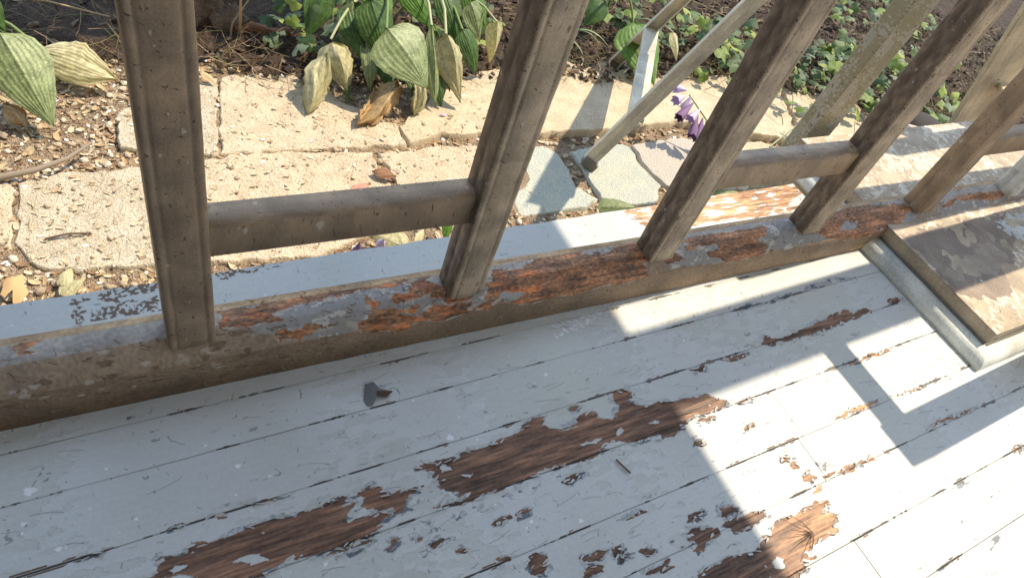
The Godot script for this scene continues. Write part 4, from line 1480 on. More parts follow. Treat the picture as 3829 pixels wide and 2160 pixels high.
func moulding(m: PackedVector2Array, left: bool, length: float) -> ArrayMesh:
	var st := begin(1)
	var steps := 26
	var n := FastNoiseLite.new()
	n.seed = 12
	n.frequency = 12.0
	for i in steps:
		for k in m.size():
			var k2 := (k + 1) % m.size()
			var v := []
			var uv := []
			for q in [[i, k], [i, k2], [i + 1, k2], [i + 1, k]]:
				var p := m[q[1]]
				var t := float(q[0]) / steps
				var e := n.get_noise_2d(t * length, q[1]) * 0.0008
				# the mitre: each profile point starts as far out as it stands proud
				var a := lerpf(-p.x, length, t)
				v.append(Vector3(-p.x + e, p.y, -a) if left else Vector3(a, p.y, p.x + e))
				uv.append(Vector2(q[1] * 0.03, t * length))
			if left:
				quad(st, v[0], v[1], v[2], v[3], uv[0], uv[1], uv[2], uv[3])
			else:
				quad(st, v[3], v[2], v[1], v[0], uv[3], uv[2], uv[1], uv[0])
	return done(st)


func lump_mesh(sd: int, size: Vector3) -> ArrayMesh:
	var n := FastNoiseLite.new()
	n.seed = sd
	n.frequency = 1.3
	var st := begin(1)
	var nu := 14
	var nv := 9
	for i in nu:
		for j in nv:
			var v := []
			for q in [[i, j], [i + 1, j], [i + 1, j + 1], [i, j + 1]]:
				var a: float = TAU * (q[0] % nu) / nu
				var b: float = PI * q[1] / nv - PI / 2
				var p := Vector3(cos(b) * cos(a), sin(b), cos(b) * sin(a))
				var k := 1.0 + 0.42 * n.get_noise_3d(p.x, p.y, p.z) + 0.2 * n.get_noise_3d(p.x * 3.0, p.y * 3.0, p.z * 3.0)
				v.append(p * k * size * 0.5)
			quad(st, v[0], v[1], v[2], v[3])
	return done(st)


func build_path() -> void:
	var path := structure("flagstone_path")
	var mats := [M.grey_stone, M.tan_stone, M.pink_stone, M.pink_stone, M.grey_stone, M.tan_stone, M.cream_stone, M.cream_stone, M.blue_stone, M.blue_stone, M.lilac_stone, M.cream_stone]
	for i in SLABS.size():
		var low := 0.012 if i > 7 else 0.0
		var low2 := 0.0 if i in [6, 7] else 0.004
		part("flagstone", slab_mesh(poly(SLABS[i]), GROUND - low * 0.9 - low2, 0.06, 400 + i), mats[i], path)


func build_ladders() -> void:
	var at := Vector3(1.225, GROUND - 0.008, -1.215)
	var lad := thing("stepladder", "cream metal stepladder leg with dark rubber foot standing on blue flagstone", "stepladder", at)
	# feet, lean per metre of height, taper of the frame
	var f1 := Vector3.ZERO
	var f2 := Vector3(0.395, 0, -0.484)
	var across := (f2 - f1).normalized()
	var lean := Vector3(0.30, 1.0, 0.245)
	var tops := [f1 + lean * 1.7 + across * 0.20, f2 + lean * 1.7 - across * 0.20]
	var feet := [f1, f2]
	var fwd := across.cross(lean).normalized()
	for i in 2:
		var a: Vector3 = feet[i]
		var b: Vector3 = tops[i]
		var s: Vector3 = across * (1.0 if i == 0 else -1.0)
		# a channel: web and two flanges
		put_bar("stile", M.ladder, lad, a + Vector3(0, 0.012, 0), b, fwd, 0.040, 0.003, 0.0008)
		put_bar("flange", M.ladder, lad, a + fwd * 0.0185 + s * 0.0125 + Vector3(0, 0.012, 0), b + fwd * 0.0185 + s * 0.0125, across, 0.021, 0.003, 0.0008)
		put_bar("flange", M.ladder, lad, a - fwd * 0.0185 + s * 0.0125 + Vector3(0, 0.012, 0), b - fwd * 0.0185 + s * 0.0125, across, 0.021, 0.003, 0.0008)
		put_bar("rubber_foot", M.rubber, lad, a - (b - a).normalized() * 0.004, a + (b - a).normalized() * 0.024, fwd, 0.047, 0.030, 0.003)
	for k in 3:
		var t := (0.185 + 0.40 * k) / 1.7
		var a: Vector3 = feet[0].lerp(tops[0], t)
		var b: Vector3 = feet[1].lerp(tops[1], t)
		var st: MeshInstance3D = put_bar("step", M.ladder, lad, a, b, fwd, 0.050, 0.016, 0.0015)
		# treads lie level
		st.transform = Transform3D(Basis(Vector3.UP.cross(across).normalized(), across, Vector3.UP.cross(across).normalized().cross(across)), (a + b) * 0.5)
	# the second ladder, nearer the pier
	var l2 := thing("wooden_ladder", "weathered pale wooden ladder with broad side boards leaning beyond the stone pier", "ladder", Vector3(2.86, GROUND, -1.045))
	var lean2 := Vector3(-0.44, 1.0, 0.02)
	for k in 2:
		var o := Vector3(0.05, 0, -0.02) if k == 0 else Vector3(0.28, 0, 0.20)
		put_bar("side_rail", M.ladder_wood, l2, o, o + lean2 * 1.5, Vector3(0.9, 0.4, 0.25), 0.17, 0.022, 0.003)
	for k in 4:
		var t := 0.33 + 0.30 * k
		var a := Vector3(0.05, 0, -0.01) + lean2 * t
		var b := Vector3(0.28, 0, 0.19) + lean2 * t
		var s: MeshInstance3D = put_bar("tread", M.ladder_wood, l2, a, b, Vector3.RIGHT, 0.10, 0.02, 0.003)
		var along := (b - a).normalized()
		var flat := Vector3.UP.cross(along).normalized()
		s.transform.basis = Basis(flat, along, flat.cross(along))


func leaf(plant: Node3D, m: Material, base: Vector3, tip: Vector3, width: float, arch: float, fold: float, wilt: float, sd: int, shape := 0, up := Vector3(0, 0.75, 0.65)) -> void:
	part("leaf", blade(base - plant.position, tip - plant.position, up, width, arch, fold, wilt, sd, shape), m, plant)


func stalk(plant: Node3D, m: Material, a: Vector3, b: Vector3, lift: Vector3, r0: float, r1: float) -> void:
	part("stalk", tube(curve(a - plant.position, b - plant.position, lift), r0, r1), m, plant)


func build_hostas() -> void:
	var c := Vector3(0.86, GROUND, -1.98)
	var h := thing("hosta_plant", "wilting hosta clump with big ribbed leaves drooping over the tan path", "hosta", c, "hostas along the path")
	leaf(h, M.leaf_dusty, Vector3(0.705, -0.072, -1.594), Vector3(0.803, -0.190, -1.490), 0.185, 0.10, 0.22, 0.03, 1)
	leaf(h, M.leaf_green, Vector3(0.690, -0.045, -1.690), Vector3(0.722, -0.185, -1.612), 0.125, 0.08, 0.35, 0.08, 2)
	leaf(h, M.leaf_green, Vector3(0.660, -0.080, -1.740), Vector3(0.676, -0.205, -1.612), 0.120, 0.06, 0.30, 0.10, 3)
	leaf(h, M.leaf_dusty, Vector3(0.655, -0.070, -1.735), Vector3(0.639, -0.215, -1.690), 0.062, 0.05, 0.5, 0.15, 4, 1)
	leaf(h, M.leaf_green, Vector3(0.745, -0.150, -1.660), Vector3(0.718, -0.246, -1.556), 0.088, 0.08, 0.35, 0.08, 5)
	leaf(h, M.leaf_wilt, Vector3(0.580, -0.140, -1.640), Vector3(0.600, -0.238, -1.548), 0.105, 0.14, 0.75, 0.32, 6)
	leaf(h, M.leaf_wilt, Vector3(0.560, -0.160, -1.620), Vector3(0.482, -0.268, -1.508), 0.085, 0.12, 0.85, 0.5, 7, 2)
	leaf(h, M.leaf_green, Vector3(0.607, -0.170, -1.640), Vector3(0.600, -0.262, -1.532), 0.046, 0.08, 0.5, 0.15, 8)
	leaf(h, M.leaf_brown, Vector3(0.755, -0.225, -1.550), Vector3(0.596, -0.256, -1.440), 0.088, 0.10, 0.7, 0.9, 9, 2)
	leaf(h, M.leaf_brown, Vector3(0.740, -0.205, -1.555), Vector3(0.664, -0.254, -1.462), 0.062, 0.14, 0.8, 0.6, 10, 1)
	leaf(h, M.leaf_dusty, Vector3(0.849, -0.080, -1.625), Vector3(0.843, -0.256, -1.490), 0.052, 0.04, 0.9, 0.25, 11, 1)
	leaf(h, M.leaf_green, Vector3(0.800, -0.170, -1.600), Vector3(0.800, -0.258, -1.490), 0.082, 0.06, 0.3, 0.12, 12)
	leaf(h, M.leaf_wilt, Vector3(0.880, -0.085, -1.590), Vector3(0.924, -0.250, -1.500), 0.098, 0.10, 0.85, 0.40, 13)
	leaf(h, M.leaf_green, Vector3(0.965, -0.110, -1.655), Vector3(1.015, -0.230, -1.600), 0.082, 0.10, 0.35, 0.10, 14)
	leaf(h, M.leaf_green, Vector3(0.895, -0.110, -1.625), Vector3(0.905, -0.240, -1.540), 0.070, 0.08, 0.4, 0.12, 15)
	leaf(h, M.leaf_cream, Vector3(1.074, -0.085, -1.655), Vector3(1.086, -0.222, -1.655), 0.066, 0.12, 0.7, 0.18, 16)
	leaf(h, M.leaf_dusty, Vector3(0.995, -0.050, -1.700), Vector3(1.045, -0.165, -1.675), 0.085, 0.08, 0.3, 0.1, 17)
	leaf(h, M.leaf_green, Vector3(0.80, -0.03, -1.80), Vector3(0.70, -0.12, -1.85), 0.12, 0.08, 0.3, 0.1, 18)
	leaf(h, M.leaf_green, Vector3(0.98, -0.02, -1.86), Vector3(1.10, -0.08, -1.83), 0.13, 0.08, 0.3, 0.1, 19)
	leaf(h, M.leaf_bright, Vector3(0.72, -0.02, -1.76), Vector3(0.735, -0.13, -1.66), 0.10, 0.08, 0.3, 0.06, 20)
	leaf(h, M.leaf_bright, Vector3(0.80, -0.02, -1.74), Vector3(0.875, -0.12, -1.67), 0.09, 0.08, 0.3, 0.08, 21)
	leaf(h, M.leaf_green, Vector3(0.93, -0.04, -1.75), Vector3(0.965, -0.16, -1.66), 0.10, 0.08, 0.3, 0.08, 22)
	leaf(h, M.leaf_bright, Vector3(1.02, -0.05, -1.77), Vector3(1.085, -0.15, -1.72), 0.09, 0.08, 0.3, 0.08, 23)
	leaf(h, M.leaf_dusty, Vector3(0.69, -0.14, -1.66), Vector3(0.672, -0.25, -1.57), 0.062, 0.1, 0.5, 0.25, 24)
	leaf(h, M.leaf_green, Vector3(0.86, -0.16, -1.60), Vector3(0.865, -0.262, -1.50), 0.075, 0.1, 0.35, 0.15, 25)
	leaf(h, M.leaf_wilt, Vector3(0.83, -0.20, -1.56), Vector3(0.77, -0.262, -1.47), 0.06, 0.15, 0.7, 0.7, 26, 2)
	leaf(h, M.leaf_green, Vector3(0.60, -0.08, -1.80), Vector3(0.54, -0.19, -1.74), 0.09, 0.08, 0.3, 0.08, 27)
	stalk(h, M.stem, c + Vector3(-0.05, 0.02, 0), Vector3(0.575, -0.135, -1.645), Vector3(0, 0.09, 0.02), 0.005, 0.0035)
	stalk(h, M.stem, c + Vector3(0.0, 0.02, 0.02), Vector3(0.849, -0.080, -1.625), Vector3(0.01, 0.11, 0), 0.005, 0.004)
	stalk(h, M.stem, c + Vector3(0.03, 0.02, 0.02), Vector3(0.880, -0.085, -1.590), Vector3(0.02, 0.12, 0), 0.005, 0.004)
	stalk(h, M.stem_green, c + Vector3(0.05, 0.02, 0), Vector3(0.965, -0.110, -1.655), Vector3(0, 0.10, 0), 0.005, 0.004)
	stalk(h, M.stem, c + Vector3(0.08, 0.02, 0), Vector3(1.074, -0.085, -1.655), Vector3(0, 0.08, 0), 0.005, 0.003)
	stalk(h, M.stem_green, c + Vector3(-0.02, 0.02, 0), Vector3(0.705, -0.072, -1.594), Vector3(0, 0.09, 0), 0.006, 0.004)
	stalk(h, M.stem_green, c + Vector3(-0.03, 0.02, 0), Vector3(0.690, -0.045, -1.690), Vector3(0, 0.06, 0), 0.005, 0.004)
	stalk(h, M.stem_green, c + Vector3(-0.05, 0.02, 0), Vector3(0.655, -0.070, -1.735), Vector3(0, 0.05, 0), 0.005, 0.004)

	var d := Vector3(1.72, GROUND, -1.95)
	var h2 := thing("hosta_plant", "bright green hosta with one broad leaf behind the cream stepladder", "hosta", d, "hostas along the path")
	leaf(h2, M.leaf_bright, Vector3(1.655, -0.120, -1.725), Vector3(1.695, -0.252, -1.545), 0.205, 0.06, 0.25, 0.04, 31)
	leaf(h2, M.leaf_cream, Vector3(1.857, -0.155, -1.722), Vector3(1.878, -0.238, -1.664), 0.050, 0.08, 0.4, 0.1, 32)
	leaf(h2, M.leaf_green, Vector3(1.62, -0.12, -1.86), Vector3(1.54, -0.20, -1.83), 0.09, 0.08, 0.3, 0.1, 33)
	stalk(h2, M.stem_green, Vector3(1.586, -0.03, -1.80), Vector3(1.655, -0.120, -1.725), Vector3(0, 0.03, 0), 0.005, 0.004)
	stalk(h2, M.stem_green, d, Vector3(1.586, -0.03, -1.80), Vector3(0, 0.03, 0), 0.006, 0.005)
	stalk(h2, M.stem, d + Vector3(0.05, 0, 0), Vector3(1.857, -0.155, -1.722), Vector3(0, 0.04, 0), 0.003, 0.002)
	for k in 7:
		var a := Vector3(1.40 + 0.012 * k, GROUND, -1.80 - 0.01 * k)
		part("blade", blade(a - d, a - d + Vector3(-0.06 + 0.035 * k, 0.03 + 0.01 * (k % 3), 0.10 + 0.012 * (k % 4)), Vector3.UP, 0.011, 0.30, 0.4, 0.1, 60 + k, 1), M.leaf_dusty if k % 3 == 0 else M.leaf_green, h2)

	var e := Vector3(-0.22, GROUND, -1.78)
	var h3 := thing("hosta_plant", "dusty grey green hosta leaf at the left edge over dry litter", "hosta", e, "hostas along the path")
	leaf(h3, M.leaf_dusty, Vector3(-0.148, -0.100, -1.615), Vector3(-0.086, -0.246, -1.480), 0.142, 0.06, 0.30, 0.04, 41)
	leaf(h3, M.leaf_cream, Vector3(-0.092, -0.205, -1.712), Vector3(0.060, -0.246, -1.645), 0.100, 0.12, 0.30, 0.25, 42, 1)
	leaf(h3, M.leaf_green, Vector3(-0.20, -0.06, -1.72), Vector3(-0.142, -0.150, -1.695), 0.100, 0.08, 0.3, 0.06, 43)
	leaf(h3, M.leaf_brown, Vector3(-0.172, -0.236, -1.555), Vector3(-0.140, -0.262, -1.505), 0.050, 0.2, 0.8, 0.5, 44, 2)
	stalk(h3, M.stem_green, e + Vector3(0, 0.05, -0.05), Vector3(-0.092, -0.205, -1.712), Vector3(0, 0.05, 0), 0.0045, 0.004)
	stalk(h3, M.stem_green, e + Vector3(0, 0.02, 0), Vector3(-0.148, -0.100, -1.615), Vector3(-0.02, 0.04, 0), 0.005, 0.004)

	var f := Vector3(0.55, GROUND - 0.01, -0.97)
	var h4 := thing("hosta_plant", "small pale hosta seedling with purple flower against the porch edge", "hosta", f, "hostas along the path")
	leaf(h4, M.leaf_wilt, Vector3(0.556, -0.245, -0.985), Vector3(0.548, -0.238, -1.048), 0.044, 0.1, 0.3, 0.06, 51)
	leaf(h4, M.leaf_wilt, Vector3(0.548, -0.245, -0.990), Vector3(0.487, -0.240, -1.038), 0.048, 0.1, 0.3, 0.06, 52)
	leaf(h4, M.leaf_cream, Vector3(0.585, -0.245, -0.985), Vector3(0.618, -0.235, -1.02), 0.02, 0.1, 0.4, 0.06, 53, 1)
	leaf(h4, M.leaf_bright, Vector3(0.66, -0.245, -0.985), Vector3(0.685, -0.20, -1.035), 0.026, 0.1, 0.4, 0.06, 54, 1)
	for k in 2:
		bell(h4, M.petal_dark if k == 0 else M.petal, Vector3(0.448 + 0.055 * k, -0.215, -0.985), Vector3(0.446 + 0.06 * k, -0.25, -0.99 - 0.012 * k), 0.011)
	var g := Vector3(1.17, GROUND - 0.01, -0.97)
	var h5 := thing("hosta_plant", "small ribbed hosta leaf wedged between blue flagstone and porch edge", "hosta", g, "hostas along the path")
	leaf(h5, M.leaf_dusty, Vector3(1.128, -0.245, -1.018), Vector3(1.235, -0.232, -0.985), 0.052, 0.06, 0.3, 0.04, 55)
	var i := Vector3(1.55, GROUND - 0.01, -0.96)
	var h6 := thing("hosta_plant", "small ribbed hosta leaf beside the leaning post at the porch edge", "hosta", i, "hostas along the path")
	leaf(h6, M.leaf_dusty, Vector3(1.50, -0.24, -0.985), Vector3(1.625, -0.225, -0.975), 0.055, 0.08, 0.3, 0.04, 56)


# a drooping bell flower from its stalk end to its mouth
func bell(parent: Node3D, m: Material, a: Vector3, b: Vector3, r: float) -> void:
	var o := parent.position
	var st := begin(1)
	var d := (b - a).normalized()
	var x := d.cross(Vector3(0.2, 0.1, 0.95)).normalized()
	var y := d.cross(x)
	var length := a.distance_to(b)
	var prof := [[0.0, 0.15], [0.2, 0.35], [0.45, 0.55], [0.7, 0.9], [0.9, 0.95], [1.0, 1.0]]
	for i in prof.size() - 1:
		for k in 24:
			var v := []
			for q in [[i, k], [i + 1, k], [i + 1, k + 1], [i, k + 1]]:
				var ang: float = TAU * (q[1] % 24) / 24.0
				var rr: float = prof[q[0]][1] * r * (1.0 + (0.12 * cos(ang * 6.0) if q[0] == 5 else 0.05 * cos(ang * 6.0)))
				v.append(a - o + d * (length * prof[q[0]][0] + (0.0035 * cos(ang * 6.0) if q[0] == 5 else 0.0)) + (x * cos(ang) + y * sin(ang)) * rr)
			quad(st, v[0], v[1], v[2], v[3])
	part("flower", done(st), m, parent)


func build_ivy() -> void:
	var shapes := [ivy_mesh(1), ivy_mesh(2), ivy_mesh(3)]
	# centre x, z, half sizes, number of leaves
	var spots := [
		["ivy trailing over dark mulch right of the bright hosta", 2.03, -1.72, 0.20, 0.20, 60],
		["dense ivy between the third baluster and the leaning post", 2.42, -1.56, 0.33, 0.32, 150],
		["ivy with pale leaf backs between leaning post and wooden ladder", 2.90, -1.42, 0.34, 0.32, 140],
		["few ivy leaves creeping left of the drooping hosta clump", 0.52, -1.77, 0.13, 0.10, 20],
		["dark leafy ivy under the drooping hosta clump between two balusters", 0.88, -1.92, 0.36, 0.20, 90],
		["sparse ivy over dry stalks beyond the stepladder step", 1.75, -1.98, 0.30, 0.20, 46],
		["shaded ivy climbing behind the leaning post and ladder", 3.35, -1.90, 0.5, 0.4, 100],
	]
	rng.seed = 404
	for s in spots:
		var at := Vector3(s[1], GROUND, s[2])
		var plant := thing("ivy_plant", s[0], "ivy", at, "ivy plants in the bed")
		for k in int(s[5]):
			var a := rng.randf() * TAU
			var q := sqrt(rng.randf())
			var p := Vector3(cos(a) * q * s[3], 0, sin(a) * q * s[4])
			p.y = rng.randf_range(0.02, 0.07) + 0.13 * (1.0 - q * q) * rng.randf()
			var o := part("leaf", shapes[k % 3], M["ivy%d" % [0, 0, 0, 1, 1, 1, 2, 2, 3, 4][rng.randi() % 10]], plant)
			var size := rng.randf_range(0.034, 0.068)
			var tilt := Basis(Vector3(rng.randf_range(-1, 1), 0, rng.randf_range(-1, 1)).normalized(), rng.randf_range(-0.75, 0.75))
			var sunward := Basis(Vector3(0.9, 0, 0.5).normalized(), 0.25)
			o.transform = Transform3D((sunward * tilt * Basis(Vector3.UP, rng.randf() * TAU)).scaled(Vector3.ONE * size), p)
		var vines := begin(1)
		for k in int(s[5] / 6.0):
			var a := Vector3(rng.randf_range(-1, 1) * s[3], 0.005, rng.randf_range(-1, 1) * s[4])
			var b := a + Vector3(rng.randf_range(-0.12, 0.12), rng.randf_range(0.0, 0.03), rng.randf_range(-0.12, 0.12))
			vines.append_from(tube(curve(a, b, Vector3(0, 0.02, 0), 5), 0.0016, 0.0011, 4), 0, Transform3D())
		part("vine", vines.commit(), M.twig, plant)


func bed_edge(x: float) -> float:
	if x < 0.25:
		return -1.76
	if x < 1.4:
		return lerpf(-1.76, -1.64, clampf((x - 0.25) * 4.0, 0.0, 1.0))
	return -1.60 + maxf(0.0, x - 2.1) * 0.38


# dark mulch bed, dry stalks and grass behind the path
func build_bed() -> void:
	var bed := begin(1)
	var rows := []
	for i in 140:
		var x := -3.0 + i * 0.08
		var row := []
		for j in 24:
			var d := pow(j / 23.0, 1.5) * 3.0
			var z := bed_edge(x) - d + 0.02 * sin(x * 17.0)
			row.append(Vector3(x, ground_height(x, z) + smoothstep(0.0, 0.08, d) * (0.030 + 0.012 * sin(x * 31.0 + d * 9.0) * sin(d * 43.0 - x * 5.0)) - 0.004, z))
		rows.append(row)
	for i in 139:
		for j in 23:
			quad(bed, rows[i][j], rows[i][j + 1], rows[i + 1][j + 1], rows[i + 1][j])
	var bo := part("planting_bed", done(bed), M.mulch_soil, self)
	bo.set_meta("kind", "structure")
	rng.seed = 505
	var strip := begin(1)
	strip.append_from(tube(curve(Vector3(-0.5, 0, 0), Vector3(0.5, 0, 0), Vector3(0, 0.09, 0), 5), 0.012, 0.006, 3), 0, Transform3D())
	var strand := strip.commit()
	var places := []
	var tints := []
	var tones := [lin(0.36, 0.25, 0.14), lin(0.22, 0.14, 0.08), lin(0.48, 0.36, 0.22), lin(0.13, 0.085, 0.055), lin(0.24, 0.25, 0.10)]
	for k in 7000:
		var x := rng.randf_range(1.3, 5.0) if rng.randf() < 0.8 else rng.randf_range(-0.6, 1.4)
		var edge := bed_edge(x) + 0.03
		var z := edge - pow(rng.randf(), 1.4) * (1.4 if x > 1.3 else 0.5)
		var b := Basis(Vector3.UP, rng.randf() * TAU) * Basis(Vector3(0, 0, 1), rng.randf_range(-0.5, 0.5)) * Basis(Vector3(1, 0, 0), rng.randf() * TAU)
		var length := rng.randf_range(0.03, 0.13)
		places.append(Transform3D(b.scaled_local(Vector3(length, length * rng.randf_range(0.5, 1.0), length * 0.7)), Vector3(x, GROUND + rng.randf_range(0.0, 0.045), z)))
		tints.append(tones[rng.randi() % 5].srgb_to_linear())
	stuff("dry_stalks", "tangle of dry brown stalks and grass in the mulched bed", "dry stalks", strand, M.varied, places, tints)
	var chip := lump_chip()
	places = []
	tints = []
	var dark := [lin(0.07, 0.048, 0.034), lin(0.13, 0.088, 0.056), lin(0.20, 0.14, 0.09), lin(0.05, 0.038, 0.028)]
	for k in 9000:
		var x := rng.randf_range(-0.7, 5.0)
		var edge := bed_edge(x)
		var z := edge - pow(rng.randf(), 1.3) * 1.3
		var b := Basis(Vector3(rng.randf_range(-1, 1), rng.randf_range(-1, 1), rng.randf_range(-1, 1)).normalized(), rng.randf() * TAU)
		places.append(Transform3D(b.scaled_local(Vector3(rng.randf_range(0.012, 0.045), rng.randf_range(0.006, 0.014), rng.randf_range(0.008, 0.022))), Vector3(x, GROUND - 0.004 + rng.randf() * 0.02, z)))
		tints.append(dark[rng.randi() % 4].srgb_to_linear())
	stuff("bark_mulch", "dark bark mulch covering the planting bed", "mulch", chip, M.varied, places, tints)


func lump_chip() -> ArrayMesh:
	var st := begin(-1)
	var p := [Vector3(-0.5, 0, -0.2), Vector3(-0.2, 0.1, -0.5), Vector3(0.5, 0.0, -0.3), Vector3(0.4, 0.1, 0.4), Vector3(-0.3, -0.05, 0.5)]
	for i in 5:
		var a: Vector3 = p[i]
		var b: Vector3 = p[(i + 1) % 5]
		for v in [a, b, Vector3(0, 0.5, 0)]:
			st.add_vertex(v)
		for v in [b, a, Vector3(0, -0.5, 0)]:
			st.add_vertex(v)
	return done(st)


func surface_at(x: float, z: float) -> Array:
	for i in SLABS.size():
		if Geometry2D.is_point_in_polygon(Vector2(x, -z), slab_polys[i]):
			return [true, GROUND - (0.0108 if i > 7 else 0.0) - (0.0 if i in [6, 7] else 0.004), i]
	return [false, ground_height(x, z), -1]


var slab_polys := []


func build_litter() -> void:
	for p in SLABS:
		slab_polys.append(poly(p))
	rng.seed = 606
	# a curled scrap of leaf, a splinter, a flat paint chip and a pebble
	var scrap := begin(1)
	for i in 3:
		for j in 2:
			var v := []
			for q in [[i, j], [i, j + 1], [i + 1, j + 1], [i + 1, j]]:
				var t: float = q[0] / 3.0 - 0.5
				var w: float = (q[1] / 2.0 - 0.5) * (0.9 - 1.3 * t * t + (0.12 if q[0] % 2 == 1 else 0.0))
				v.append(Vector3(t, 0.9 * t * t + 0.7 * w * w, w))
			quad(scrap, v[0], v[1], v[2], v[3])
	var scrap_mesh := done(scrap)
	var flake := begin(-1)
	var fp := [Vector3(-0.5, 0, -0.1), Vector3(-0.15, 0, -0.42), Vector3(0.3, 0.03, -0.3), Vector3(0.5, 0, 0.1), Vector3(0.1, 0.0, 0.3), Vector3(-0.3, 0.02, 0.35)]
	for i in 6:
		for v in [fp[i], fp[(i + 1) % 6], Vector3(0, 0.12, 0)]:
			flake.add_vertex(v)
	var flake_mesh := done(flake)
	var twig_mesh := tube([Vector3(-0.5, 0, 0), Vector3(-0.1, 0.03, 0.02), Vector3(0.5, 0, -0.01)], 0.014, 0.008, 4)
	var pebble_mesh := lump_mesh(9, Vector3(1, 0.62, 0.8))
	var kinds := [[], [], [], []]
	var tints := [[], [], [], []]
	var tan := [lin(0.46, 0.33, 0.19), lin(0.33, 0.22, 0.13), lin(0.52, 0.42, 0.26), lin(0.24, 0.15, 0.09), lin(0.55, 0.47, 0.33)]
	var white := [lin(0.74, 0.71, 0.64), lin(0.66, 0.62, 0.53), lin(0.80, 0.79, 0.75)]
	var stone := [lin(0.50, 0.41, 0.30), lin(0.36, 0.28, 0.20), lin(0.62, 0.55, 0.44)]
	var tries := 0
	while tries < 42000:
		tries += 1
		var x := rng.randf_range(-0.42, 2.2)
		var z := -rng.randf_range(0.80, 1.95)
		var s := surface_at(x, z)
		var dens := 0.9 if x < 0.15 else (0.55 if x < 1.0 else 0.16)
		if s[0]:
			dens *= 0.40 if s[2] < 6 else 0.02
			if s[2] == 6 and x < 1.05:
				dens = 0.12
		elif x > 1.05:
			dens = 0.5
		if x < 0.25 and z < -1.30 and z > -1.66 and not s[0]:
			dens = 1.0
		if rng.randf() > dens:
			continue
		var k := 0
		var pick := rng.randf()
		if pick < 0.34:
			k = 0
		elif pick < 0.62:
			k = 1
		elif pick < (0.70 if s[0] else 0.78):
			k = 2
		else:
			k = 3
		var big := 1.0 if not s[0] else 0.62
		var b := Basis(Vector3.UP, rng.randf() * TAU)
		var y: float = s[1]
		if k == 0:
			b = b * Basis(Vector3(1, 0, 0), rng.randf_range(-0.5, 0.5)) * Basis(Vector3(0, 0, 1), rng.randf_range(-0.4, 0.4))
			var l := rng.randf_range(0.006, 0.024) * big
			kinds[k].append(Transform3D(b.scaled_local(Vector3(l, l * rng.randf_range(0.4, 0.9), l * rng.randf_range(0.3, 0.7))), Vector3(x, y + 0.002, z)))
			tints[k].append((tan[rng.randi() % 5] if not s[0] else tan[[0, 2, 4, 4, 2, 1][rng.randi() % 6]].lerp(Color(0.82, 0.75, 0.64), 0.35)).srgb_to_linear())
		elif k == 1:
			b = b * Basis(Vector3(0, 0, 1), rng.randf_range(-0.15, 0.15))
			var l := rng.randf_range(0.010, 0.045) * big
			kinds[k].append(Transform3D(b.scaled_local(Vector3(l, maxf(l, 0.03), maxf(l, 0.03))), Vector3(x, y + 0.0015, z)))
			tints[k].append((tan[rng.randi() % 4] * 0.85).srgb_to_linear())
		elif k == 2:
			b = b * Basis(Vector3(1, 0, 0), rng.randf_range(-0.3, 0.3))
			var l := (pow(rng.randf(), 3.0) * 0.018 + 0.003) * (0.8 if s[0] else 1.0)
			kinds[k].append(Transform3D(b.scaled_local(Vector3(l, l * 0.6, l * rng.randf_range(0.4, 0.9))), Vector3(x, y + 0.0015, z)))
			tints[k].append(white[rng.randi() % 3].srgb_to_linear())
		else:
			var l := (pow(rng.randf(), 3.0) * 0.018 + 0.003) * (1.0 if not s[0] else 0.7)
			if s[0] and rng.randf() < 0.6:
				continue
			kinds[k].append(Transform3D((b * Basis(Vector3(1, 0, 0), rng.randf_range(-0.4, 0.4))).scaled(Vector3.ONE * l), Vector3(x, y + l * 0.2, z)))
			tints[k].append(stone[rng.randi() % 3].srgb_to_linear())
	stuff("leaf_litter", "crumbled dry leaf scraps scattered over path and soil", "leaf litter", scrap_mesh, M.varied, kinds[0], tints[0])
	stuff("twig_litter", "small broken twigs scattered over path and soil", "twigs", twig_mesh, M.varied, kinds[1], tints[1])
	stuff("paint_chips", "white scraped paint chips scattered over path and soil", "paint chips", flake_mesh, M.varied, kinds[2], tints[2])
	stuff("gravel", "small tan pebbles scattered over path and soil", "gravel", pebble_mesh, M.varied, kinds[3], tints[3])


